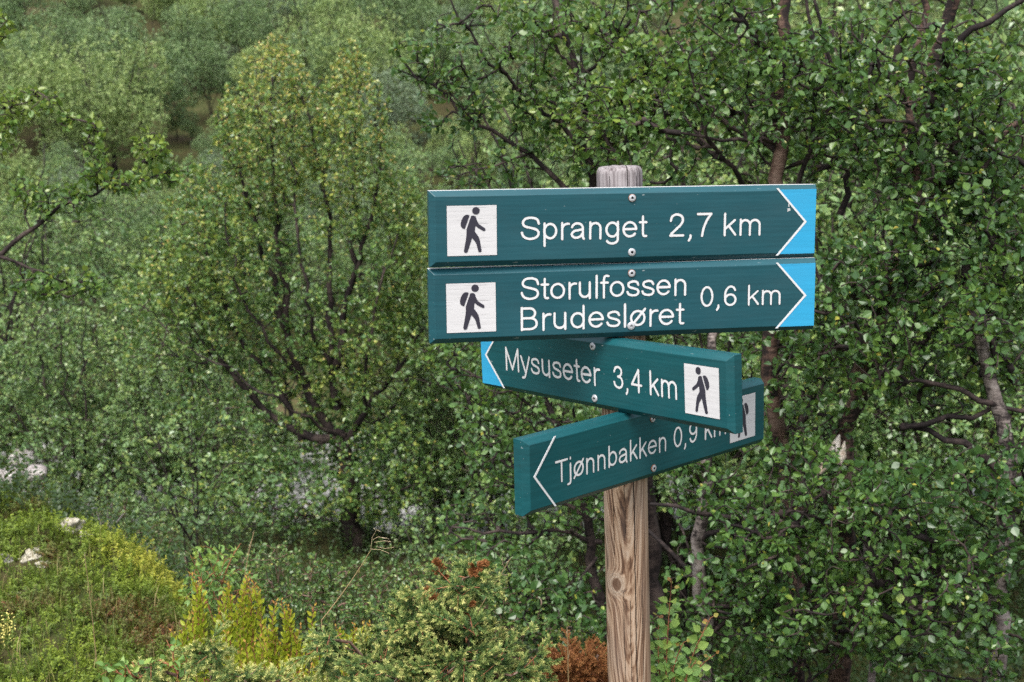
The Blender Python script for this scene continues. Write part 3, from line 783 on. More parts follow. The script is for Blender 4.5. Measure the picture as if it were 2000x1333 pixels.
def pts(*a): return [at(*p) for p in a]
def ground_pt(px, Y, dz=-0.05):
    p = at(px, 1000, Y)
    return np.array([p[0], p[1], gz(p[0], p[1]) + dz])
def base_of(p): return (float(p[0]), float(p[1]), float(gz(p[0], p[1])))

# ---- the near birches to the right of and behind the signpost
LF = (0.0275, 0.84)
DN = 0.0031
BM = lambda b: [M[b], M['birch_leaf'], M['bark_dark']]
rng = np.random.default_rng(11)
g = ground_pt(1560, 4.9)
plant('birch_tree', 'birch with a reddish upright trunk rising above the top sign board', 'tree', base_of(g),
      [([g] + pts((1550, 1050, 4.9), (1530, 870, 4.9), (1500, 760, 4.85), (1512, 500, 4.8), (1522, 290, 4.8), (1516, 200, 4.8), (1526, 110, 4.8), (1532, 20, 4.8), (1525, -120, 4.85)), 0.045, 0.022),
       (pts((1522, 300, 4.8), (1440, 250, 4.9), (1330, 190, 5.0), (1230, 110, 5.1), (1180, 20, 5.1)), 0.014, 0.005),
       (pts((1520, 120, 4.8), (1450, 40, 4.7), (1400, -30, 4.7)), 0.016, 0.008),
       (pts((1515, 280, 4.8), (1400, 275, 4.6), (1330, 260, 4.6)), 0.012, 0.005),
       (pts((1510, 420, 4.8), (1575, 330, 4.7), (1600, 200, 4.7), (1575, 60, 4.7), (1570, -40, 4.7)), 0.013, 0.006),
       (pts((1640, 420, 4.9), (1680, 300, 4.9), (1660, 200, 4.9), (1610, 100, 4.9), (1590, 0, 4.9)), 0.016, 0.007),
       (pts((1655, 200, 4.9), (1680, 100, 4.9), (1678, 10, 4.9)), 0.013, 0.006),
       (pts((1450, 360, 4.8), (1405, 300, 4.7), (1380, 270, 4.6)), 0.012, 0.008)],
      lobes_points([(1450, 130, 4.9, 250, 220, .5), (1270, 260, 4.9, 200, 140, .35), (1600, 230, 4.9, 170, 260, .5, .8), (1330, 60, 5.0, 180, 130, .4), (1560, 720, 4.7, 150, 230, .4)], DN, rng, 0.24),
      rng, LF, 6.5, BM('bark_red'))
rng = np.random.default_rng(12)
g = ground_pt(1290, 5.4)
plant('birch_tree', 'birch behind the sign whose long bare limbs reach up and left over the boards', 'tree', base_of(g),
      [([g] + pts((1270, 1000, 5.4), (1240, 700, 5.3), (1180, 450, 5.2), (1150, 330, 5.2), (1140, 200, 5.2), (1118, 115, 5.2), (1085, 15, 5.2), (1075, -80, 5.2)), 0.05, 0.009),
       (pts((1170, 420, 5.2), (1035, 300, 5.2), (925, 231, 5.2), (840, 168, 5.2), (765, 88, 5.2)), 0.016, 0.004),
       (pts((1150, 300, 5.2), (1050, 204, 5.2), (990, 150, 5.2), (950, 110, 5.1), (905, 50, 5.1), (878, -5, 5.1)), 0.014, 0.004),
       (pts((1130, 150, 5.2), (1200, 100, 5.1), (1250, 20, 5.1)), 0.010, 0.005),
       (pts((1035, 300, 5.2), (960, 320, 5.1), (890, 345, 5.1)), 0.007, 0.003)],
      lobes_points([(960, 110, 5.2, 150, 120, .3), (1090, 90, 5.2, 160, 130, .4), (1120, 250, 5.2, 130, 110, .35), (880, 200, 5.2, 90, 80, .2, .9), (960, 335, 5.2, 110, 40, .25), (800, 110, 5.2, 45, 50, .15), (1010, 250, 5.2, 100, 60, .2, .7)], DN * .9, rng, 0.14),
      rng, LF, 6.0, BM('bark_dark'))
rng = np.random.default_rng(13)
g = ground_pt(1640, 4.7)
plant('birch_tree', 'leaning birch with a red-brown forked trunk and a pale torn stub', 'tree', base_of(g),
      [([g] + pts((1655, 1050, 4.7), (1640, 900, 4.65), (1680, 720, 4.6), (1750, 505, 4.6), (1785, 430, 4.6), (1795, 360, 4.6), (1788, 300, 4.6), (1800, 240, 4.6), (1815, 180, 4.6), (1835, 90, 4.6), (1865, 0, 4.6), (1880, -100, 4.6)), 0.048, 0.020),
       (pts((1760, 490, 4.6), (1800, 440, 4.6), (1835, 380, 4.6), (1842, 440, 4.55)), 0.020, 0.010),
       (pts((1745, 390, 4.7), (1770, 300, 4.7), (1775, 200, 4.7), (1800, 70, 4.7), (1790, -60, 4.7)), 0.020, 0.012),
       (pts((1830, 120, 4.6), (1900, 60, 4.6), (1960, 20, 4.6), (2040, -30, 4.6)), 0.018, 0.008),
       (pts((1790, 420, 4.6), (1900, 300, 4.5), (1960, 250, 4.5), (2040, 200, 4.5)), 0.020, 0.012),
       (pts((1770, 470, 4.6), (1860, 470, 4.5), (1920, 420, 4.5), (2030, 370, 4.5)), 0.014, 0.007),
       (pts((1690, 680, 4.6), (1600, 560, 4.6), (1560, 420, 4.6)), 0.012, 0.005)],
      lobes_points([(1790, 150, 4.6, 200, 230, .5, .85), (1930, 180, 4.6, 130, 260, .5), (1720, 420, 4.5, 140, 180, .4), (1890, 470, 4.5, 170, 180, .5), (1680, 620, 4.5, 170, 140, .4), (1950, 420, 4.6, 100, 170, .4)], DN, rng, 0.24),
      rng, LF, 6.5, BM('bark_red'))
rng = np.random.default_rng(14)
g = ground_pt(1935, 4.3)
plant('birch_tree', 'birch with a pale grey trunk standing at the right edge of the picture', 'tree', base_of(g),
      [([g] + pts((1938, 1300, 4.3), (1948, 1200, 4.3), (1962, 1080, 4.3), (1968, 960, 4.3), (1955, 840, 4.3), (1935, 740, 4.3), (1900, 620, 4.35), (1890, 500, 4.4)), 0.048, 0.018),
       (pts((1962, 930, 4.3), (1890, 870, 4.3), (1820, 840, 4.35), (1760, 830, 4.4)), 0.018, 0.010),
       (pts((1760, 835, 4.4), (1830, 820, 4.35), (1920, 810, 4.3), (2040, 790, 4.3)), 0.013, 0.008),
       (pts((1945, 790, 4.3), (1850, 740, 4.3), (1770, 770, 4.35), (1740, 720, 4.4)), 0.014, 0.006),
       (pts((1960, 1010, 4.3), (2010, 900, 4.2), (2050, 800, 4.2)), 0.018, 0.012),
       (pts((1955, 1140, 4.3), (1870, 1100, 4.2), (1800, 1120, 4.2), (1720, 1140, 4.2)), 0.014, 0.006)],
      lobes_points([(1830, 700, 4.35, 180, 110, .4), (1950, 640, 4.3, 110, 160, .4), (1840, 960, 4.2, 190, 110, .35), (1960, 1000, 4.15, 90, 200, .3, .8), (1850, 1200, 4.15, 190, 170, .4), (1730, 1030, 4.2, 130, 110, .35)], DN, rng, 0.24),
      rng, LF, 6.5, BM('bark_pale'))
rng = np.random.default_rng(15)
g = ground_pt(1360, 4.5)
plant('birch_tree', 'birch with a blotchy pale trunk just right of the post below the boards', 'tree', base_of(g),
      [([g] + pts((1375, 1200, 4.5), (1352, 1100, 4.5), (1365, 1030, 4.5), (1380, 950, 4.5), (1400, 850, 4.5), (1385, 700, 4.6), (1420, 560, 4.7)), 0.040, 0.014),
       (pts((1360, 1060, 4.5), (1450, 1012, 4.4), (1550, 1000, 4.3), (1640, 1020, 4.3)), 0.014, 0.006),
       (pts((1445, 1015, 4.4), (1330, 992, 4.4), (1270, 985, 4.4)), 0.012, 0.007),
       (pts((1370, 1150, 4.5), (1300, 1060, 4.6), (1200, 1000, 4.7)), 0.012, 0.006),
       (pts((1365, 1180, 4.5), (1470, 1190, 4.4), (1560, 1180, 4.3)), 0.012, 0.005),
       (pts((1360, 1250, 4.5), (1500, 1160, 4.4), (1600, 1270, 4.3)), 0.012, 0.005)],
      lobes_points([(1430, 1080, 4.4, 170, 130, .35), (1570, 960, 4.4, 150, 120, .35), (1440, 1250, 4.4, 190, 110, .35), (1620, 1230, 4.3, 150, 150, .4), (1330, 950, 4.6, 110, 80, .3), (1540, 1120, 4.35, 140, 100, .3)], DN, rng, 0.24),
      rng, LF, 6.5, BM('bark_pale'))
rng = np.random.default_rng(16)
g = ground_pt(1190, 5.2)
plant('birch_tree', 'low birch with dark level branches below the left ends of the sign boards', 'tree', base_of(g),
      [([g] + pts((1190, 1250, 5.2), (1165, 1100, 5.2), (1140, 1000, 5.2), (1110, 860, 5.2), (1040, 740, 5.3), (980, 680, 5.4)), 0.034, 0.010),
       (pts((1175, 1060, 5.2), (1110, 1040, 5.15), (1040, 1042, 5.1), (950, 1038, 5.1), (880, 1030, 5.1)), 0.014, 0.005),
       (pts((1060, 1042, 5.1), (990, 1080, 5.1), (940, 1115, 5.1)), 0.008, 0.005),
       (pts((1150, 1020, 5.2), (1070, 960, 5.2), (980, 900, 5.3), (920, 800, 5.4)), 0.012, 0.004),
       (pts((1140, 960, 5.2), (1080, 820, 5.2), (960, 740, 5.3), (900, 720, 5.3)), 0.010, 0.004),
       (pts((1165, 1090, 5.2), (1120, 1150, 5.0), (1060, 1190, 5.0)), 0.010, 0.005)],
      lobes_points([(1060, 850, 5.2, 150, 130, .4), (1000, 730, 5.4, 140, 80, .3), (1110, 980, 5.1, 110, 100, .35), (1110, 1150, 5.0, 120, 90, .3), (930, 850, 5.4, 80, 110, .3, .7), (1190, 900, 5.2, 100, 120, .3), (900, 700, 5.4, 90, 60, .25), (1170, 1270, 5.0, 130, 70, .3), (1010, 1120, 5.0, 130, 70, .35), (1070, 1215, 4.7, 120, 80, .3), (930, 1010, 5.4, 110, 70, .3)], DN * .9, rng, 0.20),
      rng, (0.029, .84), 6.2, BM('bark_dark'))
# the torn pale stub on the leaning birch
acc = Acc()
q = pts((1600, 925, 4.5), (1618, 898, 4.5), (1632, 872, 4.5), (1640, 850, 4.52))
tube(acc, q, [0.008, 0.022, 0.019, 0.003], 12)
q2 = pts((1632, 920, 4.49), (1645, 890, 4.48), (1650, 862, 4.49))
tube(acc, q2, [0.004, 0.016, 0.002], 10)
stub = acc.build('torn_branch', [M['wood_torn']])
lean = [o for o in bpy.data.objects if o.name.startswith('birch_tree') and 'torn stub' in o.get('label', '')][0]
stub.parent = lean
stub.matrix_parent_inverse = Matrix.Translation(-Vector(lean.location))
# a sprig of yellowed leaves on the birch at the right edge
acc = Acc(); rg = np.random.default_rng(18)
sp = pts((1940, 955, 4.05), (1968, 962, 4.03), (1990, 972, 4.02))
tube(acc, sp, [.002, .0016, .001], 5, .5, 1)
P = np.array([at(1988 + rg.normal(0, 10), 972 + rg.normal(0, 12), 4.02 + rg.normal(0, .012)) for _ in range(26)])
leaves(acc, P, rg.normal(0, 1, (26, 3)) + np.array([0, 0, -.4]), rg.normal(0, .6, (26, 3)) + np.array([0, -.7, .6]), .022 * rg.uniform(.7, 1.1, 26), .018, rg.uniform(.93, 1, 26), LEAF8)
edge = [o for o in bpy.data.objects if 'pale grey trunk' in o.get('label', '')][0]
acc.build('yellow_leaf_sprig', [M['birch_leaf'], M['bark_dark']], edge, np.array(edge.location))
# thin pale young stem low on the right
rng = np.random.default_rng(17)
g = ground_pt(1712, 5.3)
plant('birch_sapling', 'thin pale young birch stem in the dark gap low between the right-hand birches', 'tree', base_of(g),
      [([g] + pts((1706, 1220, 5.3), (1694, 1130, 5.3), (1688, 1060, 5.3), (1700, 950, 5.3)), 0.020, 0.009)],
      lobes_points([(1700, 940, 5.3, 90, 70, .25)], DN, rng, 0.0), rng, LF, 6, BM('bark_pale'))

# ---- the large many-stemmed birch left of the sign
rng = np.random.default_rng(21)
MY = 9.0
g = ground_pt(690, MY)
plant('birch_tree', 'tall many-stemmed birch with two leafy tops standing left of the signpost', 'tree', base_of(g),
      [([g] + pts((692, 1080, MY), (684, 990, MY), (680, 900, MY), (672, 855, MY)), 0.085, 0.05),
       (pts((672, 855, MY), (590, 862, MY), (495, 783, MY), (450, 740, MY), (400, 640, MY), (365, 560, MY)), 0.045, 0.010),
       (pts((590, 862, MY), (540, 740, MY), (470, 660, MY), (420, 560, MY), (400, 470, MY)), 0.030, 0.008),
       (pts((672, 855, MY), (630, 832, MY), (585, 742, MY), (558, 643, MY), (520, 522, MY), (490, 400, MY), (455, 300, MY), (430, 240, MY)), 0.045, 0.007),
       (pts((558, 643, MY), (548, 500, MY), (537, 390, MY), (530, 250, MY), (530, 120, MY)), 0.035, 0.006),
       (pts((680, 860, MY), (715, 796, MY), (760, 740, MY), (800, 690, MY), (830, 640, MY)), 0.035, 0.008),
       (pts((660, 800, MY), (652, 729, MY), (640, 600, MY), (645, 480, MY), (635, 360, MY), (600, 240, MY), (590, 160, MY)), 0.035, 0.006),
       (pts((655, 720, MY), (690, 540, MY), (692, 400, MY), (700, 260, MY), (690, 130, MY)), 0.035, 0.006),
       (pts((690, 540, MY - .1), (730, 420, MY - .2), (745, 300, MY), (740, 200, MY)), 0.022, 0.005),
       (pts((585, 742, MY - .1), (500, 640, MY - .3), (455, 520, MY - .3), (440, 400, MY - .2)), 0.017, 0.005),
       (pts((652, 729, MY - .1), (600, 600, MY - .35), (585, 450, MY - .3), (570, 320, MY - .1), (565, 200, MY)), 0.018, 0.005),
       (pts((715, 796, MY - .1), (720, 650, MY - .35), (750, 520, MY - .3), (785, 430, MY - .2)), 0.017, 0.005),
       (pts((672, 855, MY - .1), (560, 800, MY - .4), (440, 720, MY - .4), (330, 650, MY - .3)), 0.017, 0.005),
       (pts((684, 990, MY), (780, 960, MY - .2), (850, 930, MY - .2)), 0.02, 0.006),
       (pts((688, 1030, MY), (590, 1010, MY - .2), (480, 980, MY - .2)), 0.02, 0.006)],
      lobes_points([(530, 260, MY, 105, 180, .5, 1.5), (470, 270, MY, 60, 90, .3, 1.2), (690, 290, MY, 85, 200, .5, 1.5), (400, 420, MY, 70, 120, .4), (790, 420, MY, 40, 110, .3), (590, 250, MY, 80, 120, .35, .6), (600, 560, MY + .3, 250, 220, .9, .85), (420, 500, MY, 150, 160, .7),
                    (520, 780, MY + .3, 230, 170, .8, .75), (720, 720, MY + .2, 150, 220, .8, .85), (560, 960, MY - .2, 230, 90, .6), (340, 620, MY, 130, 130, .5), (770, 930, MY - .2, 120, 110, .5), (770, 500, MY, 70, 160, .4), (540, 110, MY, 35, 55, .2), (695, 125, MY, 35, 50, .2)], 0.0080, rng, 0.05, .9),
      rng, (0.029, .82), 11, [M['bark_dark'], M['mid_leaf'], M['bark_dark']], proto=LEAF6, step=0.12, twig=0.0012, tipcol=0.22, upright=0.3, toptip=.85, tint=(.50, .26))

# ---- branch of a birch whose trunk stands outside the picture on the left
rng = np.random.default_rng(22)
BY = 5.6
g = ground_pt(-170, BY)
plant('birch_tree', 'leafy branch reaching in from a birch beyond the left edge of the picture', 'tree', base_of(g),
      [([g] + pts((-180, 900, BY), (-170, 650, BY), (-150, 540, BY), (-140, 300, BY), (-160, 50, BY), (-170, -150, BY)), 0.05, 0.008),
       (pts((-150, 540, BY), (0, 502, BY), (60, 450, BY), (110, 405, BY), (190, 375, BY), (280, 345, BY), (350, 335, BY)), 0.020, 0.003),
       (pts((190, 375, BY), (183, 320, BY), (185, 260, BY)), 0.005, 0.002),
       (pts((270, 345, BY), (295, 300, BY), (305, 262, BY)), 0.005, 0.002),
       (pts((0, 502, BY), (80, 530, BY), (150, 555, BY), (195, 590, BY)), 0.010, 0.002),
       (pts((-140, 300, BY), (-40, 240, BY), (40, 200, BY), (105, 190, BY)), 0.010, 0.002),
       (pts((60, 450, BY), (45, 400, BY), (50, 355, BY)), 0.005, 0.002),
       (pts((-150, 120, BY), (-60, 70, BY), (5, 45, BY)), 0.008, 0.002)],
      np.concatenate([lobes_points([(110, 390, BY, 90, 30, .12), (240, 350, BY, 110, 28, .12), (183, 290, BY, 25, 60, .1), (300, 290, BY, 35, 40, .1), (120, 555, BY, 100, 32, .12), (60, 200, BY, 60, 28, .12), (5, 250, BY, 30, 70, .12), (2, 60, BY, 22, 40, .1), (340, 340, BY, 40, 22, .1), (50, 370, BY, 25, 30, .1), (130, 235, BY, 24, 20, .08)], 0.0085, rng),
                      lobes_points([(-230, 250, BY, 150, 330, .6)], 0.0022, rng)]),
      rng, (0.029, .82), 5.5, [M['bark_dark'], M['birch_leaf'], M['bark_dark']], step=0.06, tipcol=0.25, tint=(.68, .2))

# ---- trees across the river and filling the valley: prototypes and copies
def proto_tree(name, seed, H_, n_att, leaf, per, mats, bushy=1.0, proto=LEAF4, stems=4):
    rng = np.random.default_rng(seed)
    base = np.array([0.0, 0.0, -0.1])
    st = []
    for k in range(stems):
        a = rng.uniform(0, 6.28); s = rng.uniform(.15, .33) * H_ * bushy
        top = np.array([math.cos(a) * s, math.sin(a) * s, H_ * rng.uniform(.72, .98)])
        midp = np.array([math.cos(a) * s * .35, math.sin(a) * s * .35, H_ * .35])
        st.append(([base, base + np.array([0, 0, .18 * H_]) + rng.normal(0, .03, 3), midp, top], 0.008 * H_, 0.0015 * H_))
    L = [(0, 0, .60 * H_, .26 * H_ * bushy, .30 * H_)]
    for k in range(6):
        a = k * 1.05 + rng.uniform(-.4, .4); q_ = rng.uniform(.12, .26) * H_ * bushy; zc = rng.uniform(.28, .72) * H_
        L.append((math.cos(a) * q_, math.sin(a) * q_, zc, rng.uniform(.15, .22) * H_ * bushy, rng.uniform(.14, .2) * H_))
    T = []
    while len(T) < n_att:
        q = L[rng.integers(len(L))]
        v = rng.uniform(-1, 1, 3)
        if v @ v > 1 or (v @ v < .45 and rng.random() < .85): continue
        p = np.array([q[0] + v[0] * q[3], q[1] + v[1] * q[3], q[2] + v[2] * q[4]])
        if p[2] > 0.05 * H_: T.append(p)
    r = plant(name, 'x', 'tree', (0, 0, 0), st, np.array(T), rng, leaf, per, mats, proto=proto, step=min(.25, H_ * .06), twig=0.0025 if H_ > 1.5 else .0012, pw=.4, tint=(.45, .3), tipcol=.1, nb=.9)
    return r
def copy_tree(o):
    c = o.copy(); COL.objects.link(c)
    for ch in o.children:
        d = ch.copy(); COL.objects.link(d); d.parent = c
    return c
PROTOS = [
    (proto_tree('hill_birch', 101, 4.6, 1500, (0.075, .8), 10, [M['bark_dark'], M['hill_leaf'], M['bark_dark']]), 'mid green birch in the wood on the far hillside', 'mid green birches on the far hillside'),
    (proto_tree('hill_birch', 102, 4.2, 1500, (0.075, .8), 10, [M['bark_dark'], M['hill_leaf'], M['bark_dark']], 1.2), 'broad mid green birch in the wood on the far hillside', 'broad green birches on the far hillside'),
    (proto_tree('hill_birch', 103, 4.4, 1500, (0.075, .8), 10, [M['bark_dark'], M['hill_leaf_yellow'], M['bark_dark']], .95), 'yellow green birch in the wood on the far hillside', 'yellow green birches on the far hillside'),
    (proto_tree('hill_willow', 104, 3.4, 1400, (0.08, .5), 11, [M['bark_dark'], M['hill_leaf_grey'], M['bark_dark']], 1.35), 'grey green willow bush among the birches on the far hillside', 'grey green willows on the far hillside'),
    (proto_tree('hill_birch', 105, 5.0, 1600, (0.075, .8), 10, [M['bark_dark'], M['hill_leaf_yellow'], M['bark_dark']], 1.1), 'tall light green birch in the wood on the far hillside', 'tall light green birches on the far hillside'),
]
rng = np.random.default_rng(31)
placed = []; first = [True] * len(PROTOS)
def place_proto(k, x, y, s, label=None, group=None, rz=None):
    src, lb, gp = PROTOS[k]
    if first[k]: o = src; first[k] = False
    else: o = copy_tree(src)
    o.location = (x, y, gz(x, y)); o.rotation_euler = (0, 0, rng.uniform(0, 6.28) if rz is None else rz)
    o.scale = (s * rng.uniform(.9, 1.1),) * 2 + (s,)
    tag(o, label or lb, 'tree', group or gp)
    return o
tries = 0
while len(placed) < 290 and tries < 14000:
    tries += 1
    y = 21 + 62 * rng.random() ** 0.75
    x = (rng.uniform(-0.46, 0.12) if rng.random() < .82 else rng.uniform(.1, .44)) * y - 1.0
    # the open brownish clearing seen between the two tree tops and a smaller one left of them
    cx = x / y
    if 34 < y < 40 and abs(cx + 0.055) < 0.028: continue
    if 20 < y < 33 and abs(cx + 0.055) < 0.030: continue
    if y < 28 and rng.random() < .3: continue
    if any((x - a) ** 2 + (y - b) ** 2 < (1.0 + 0.009 * y) ** 2 for a, b in placed): continue
    placed.append((x, y))
    k = int(rng.choice([0, 1, 2, 3, 4], p=[.26, .2, .2, .2, .14]))
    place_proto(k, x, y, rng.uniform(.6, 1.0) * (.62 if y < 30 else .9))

bush_n = 0; tries = 0
while bush_n < 110 and tries < 4000:
    tries += 1
    y = 22 + 40 * rng.random(); x = rng.uniform(-0.44, 0.1) * y - 1.0
    if any((x - a) ** 2 + (y - b) ** 2 < 0.6 for a, b in placed): continue
    placed.append((x, y)); bush_n += 1
    k = int(rng.choice([0, 2, 3], p=[.3, .3, .4]))
    place_proto(k, x, y, rng.uniform(.22, .42), 'low bush between the birches on the far hillside', 'low bushes on the far hillside')['category'] = 'bush'

# trees in the valley between the near birches and the hill
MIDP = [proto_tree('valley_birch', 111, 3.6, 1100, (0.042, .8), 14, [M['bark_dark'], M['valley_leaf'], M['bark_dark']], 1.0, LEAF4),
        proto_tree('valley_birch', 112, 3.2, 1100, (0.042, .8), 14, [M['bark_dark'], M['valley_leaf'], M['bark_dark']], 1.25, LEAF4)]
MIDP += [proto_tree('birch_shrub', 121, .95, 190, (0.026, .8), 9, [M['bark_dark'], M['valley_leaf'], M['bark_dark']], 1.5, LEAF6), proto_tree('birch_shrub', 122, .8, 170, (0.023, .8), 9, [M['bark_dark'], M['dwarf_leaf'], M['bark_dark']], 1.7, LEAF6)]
mfirst = [True] * 4
def mid(k, px, Y, s, label, group=None):
    o = MIDP[k] if mfirst[k] else copy_tree(MIDP[k])
    mfirst[k] = False
    p = at(px, 900, Y)
    o.location = (p[0], p[1], gz(p[0], p[1])); o.rotation_euler = (0, 0, rng.uniform(0, 6.28)); o.scale = (s, s, s)
    return tag(o, label, 'tree', group)
mid(0, 60, 14.0, 1.25, 'birch with a bent pale stem above the boulders at the far left')
mid(1, 230, 12.5, 0.8, 'low rounded birch between the heath mound and the many-stemmed birch')
mid(1, -130, 12.5, 1.2, 'birch at the left edge behind the heath mound')
mid(1, 850, 12.0, 0.85, 'low bushy birch beyond the gap between the many-stemmed birch and the boards')
mid(0, 960, 13.5, 0.8, 'slim birch seen between the lower boards and the many-stemmed birch')
for k, (px, Y, s) in enumerate([(330, 11.6, .62), (430, 12.0, .7), (150, 11.2, .7), (20, 11.5, .75), (900, 10.2, .62), (1000, 10.8, .7), (860, 9.6, .42), (950, 9.4, .42), (1040, 9.8, .5), (1110, 10.6, .55)]):
    mid(k % 2, px, Y, s, 'low birch on the near river bank around the many-stemmed birch', 'low birches along the near river bank')
for k in range(17):
    if k in (4, 5, 6, 7, 8, 9, 10): continue          # the river shows through here
    mid(2 + k % 2, 260 + k * 55 + rng.uniform(-20, 20), rng.uniform(6.5, 8.6), rng.uniform(.7, 1.25), 'knee-high birch shrub on the slope under the many-stemmed birch', 'birch shrubs on the slope behind the heath')['category'] = 'shrub'
for k, (px, Y, s) in enumerate([(300, 11.9, .8), (450, 12.1, .7), (390, 11, .6), (890, 11.8, .8)]):
    mid(k % 2, px, Y, s, 'low birch on the near river bank around the many-stemmed birch', 'low birches along the near river bank')
for k, (px, Y, s) in enumerate([(40, 20.5, .8), (150, 21, .75), (250, 20.2, .7), (350, 21.5, .8), (450, 20.4, .7), (540, 21.3, .8), (630, 20.2, .6), (720, 21.5, .7), (800, 20.5, .7), (900, 21.2, .75), (990, 20.4, .7), (-60, 20.8, .8), (200, 23, .8), (400, 23.5, .8), (600, 23.2, .8), (850, 23.6, .8)]):
    mid(k % 2, px, Y, s, 'bushy birch on the far river bank at the foot of the hillside', 'bushy birches along the far river bank')
for k, (px, Y, s) in enumerate([(1120, 9.5, 1.0), (1300, 8.6, 1.15), (1480, 9.6, 1.3), (1640, 8.4, 1.2), (1790, 9.4, 1.35), (1930, 8.2, 1.2), (2080, 9.0, 1.3), (1230, 11.5, 1.2), (1400, 12.2, 1.4), (1580, 11.8, 1.4), (1730, 12.5, 1.4), (1880, 11.5, 1.4), (2060, 12, 1.4), (1330, 7.2, .8), (1450, 7.0, .75), (1590, 7.1, .8), (1700, 7.3, .85), (1830, 7.0, .8), (1960, 7.2, .85)]):
    mid(k % 2, px, Y, s, 'birch in the dark thicket behind the near birches on the right', 'birches in the thicket behind the signpost')

# ---------------------------------------------------------------- boulders by the river
def boulder(px, py, Y, r, label, mat='rock', name='boulder', flat=.7, cat='boulder', group=None, sub=3, rough=.35):
    import bmesh
    bm = bmesh.new(); bmesh.ops.create_icosphere(bm, subdivisions=sub, radius=1)
    sd = px * 0.37
    for v in bm.verts:
        p = v.co.copy()
        k = 1 + rough * mnoise.noise(p * 1.1 + Vector((sd, 0, 0))) + rough * .5 * mnoise.noise(p * 2.7 + Vector((sd, 5, 0))) + rough * .25 * mnoise.noise(p * 7 + Vector((sd, 9, 0)))
        v.co = Vector((p.x * r * k, p.y * r * k, p.z * r * flat * k))
    me = bpy.data.meshes.new(name); bm.to_mesh(me); bm.free()
    for q in me.polygons: q.use_smooth = sub > 3
    me.materials.append(M[mat])
    o = bpy.data.objects.new(name, me); COL.objects.link(o)
    o.location = at(px, py, Y)
    return tag(o, label, cat, group)
boulder(18, 930, 9.6, .10, 'pale boulder at the left edge by the river')
boulder(70, 925, 9.9, .085, 'grey boulder right of the pale one by the river')
boulder(45, 895, 10.6, .11, 'farther grey boulder behind the two by the river')
boulder(275, 900, 16.0, .35, 'grey boulder glimpsed under the many-stemmed birch')
boulder(520, 1105, 13.0, .4, 'light boulder at the river edge left of the birch trunk')

# ---------------------------------------------------------------- heath on the mound: ground cover
def shoot_proto(seed, H_, n, L, W, out=1.0):
    rng = np.random.default_rng(seed)
    t = np.linspace(.12, 1, n)
    a = t * 40 + rng.uniform(0, 6)
    lean = rng.normal(0, .25, 2)
    P = np.stack([lean[0] * t * t * H_, lean[1] * t * t * H_, t * H_], 1)
    D = np.stack([np.cos(a) * out, np.sin(a) * out, np.full(n, .75)], 1) + rng.normal(0, .15, (n, 3))
    Nn = np.stack([-np.cos(a) * .6, -np.sin(a) * .6, np.ones(n)], 1)
    return P, unit(D), unit(Nn), np.full(n, L) * rng.uniform(.75, 1.1, n), np.full(n, W), t
def scatter(acc, protos, spots, rng, tint_fn, scale=(.7, 1.2), proto=LEAF4, tipk=.12, lean=.25):
    PP, DD, NN, LL, WW, TT = [], [], [], [], [], []
    for (x, y, z) in spots:
        P, D, Nn, L, W, t = protos[rng.integers(len(protos))]
        a = rng.uniform(0, 6.28); c, s = math.cos(a), math.sin(a)
        Rm = np.array([[c, -s, 0], [s, c, 0], [0, 0, 1]])
        tl = rng.normal(0, lean, 2)
        Rm = np.array([[1, 0, tl[0]], [0, 1, tl[1]], [-tl[0], -tl[1], 1]]) @ Rm
        k = rng.uniform(*scale)
        PP.append(P @ Rm.T * k + (x, y, z)); DD.append(D @ Rm.T); NN.append(Nn @ Rm.T); LL.append(L * k); WW.append(W * k)
        TT.append(np.clip(tint_fn(x, y) + tipk * (t - .5) + rng.normal(0, .06) + rng.normal(0, .04, len(t)), 0, 1))
    leaves(acc, np.concatenate(PP), np.concatenate(DD), np.concatenate(NN), np.concatenate(LL), np.concatenate(WW), np.concatenate(TT), proto)
rng = np.random.default_rng(41)
def heath_tint(x, y):
    v = mnoise.noise((x * 2.3, y * 2.3, 1.7)) + .5 * mnoise.noise((x * 6.5, y * 6.5, 4.1))
    b = .57 + .64 * v
    if y < 4.0: b = .44 + .56 * v
    return b
spots = []
while len(spots) < 26000:
    y = 3.2 + 2.4 * rng.random() ** .9; x = rng.uniform(-1.75 * y / 4, -.05) if len(spots) < 20000 else rng.uniform(-3.4, -1.7) * y / 4
    if mnoise.noise((x * 6, y * 6, 9.2)) < -.42: continue
    spots.append((x, y, gz(x, y) - .01))
HP = [shoot_proto(200 + k, .042, 26, .0085, .0048, 1.5) for k in range(6)]
acc = Acc()
scatter(acc, HP, spots, rng, heath_tint, (.6, 1.3), LEAF4, .2, .55)
tag(acc.build('heather_ground_cover', [M['heath_leaf']]), 'low green and rust heath plants covering the mound', 'ground cover', kind='stuff')
# grass and litter in front of the mound and around the shrubs
acc = Acc(); rng = np.random.default_rng(42)
for k in range(5200):
    y = rng.uniform(3.0, 4.6); x = rng.uniform(-1.75, .2) * (y / 4)
    if rng.random() < .5 and mnoise.noise((x * 2.5, y * 2.5, 6)) < 0: continue
    z = gz(x, y); h = rng.uniform(.03, .11); a = rng.uniform(0, 6.28); b = rng.uniform(.1, .7)
    d = np.array([math.cos(a), math.sin(a), 0]); w = np.array([-math.sin(a), math.cos(a), 0]) * rng.uniform(.0007, .0015)
    p0 = np.array([x, y, z - .01]); p1 = p0 + d * h * b * .35 + np.array([0, 0, h * .6]); p2 = p0 + d * h * b + np.array([0, 0, h])
    acc.add([p0 - w, p0 + w, p1 + w * .8, p1 - w * .8, p2], [(0, 1, 2, 3), (3, 2, 4)], np.clip(rng.normal(.55, .3), 0, 1))
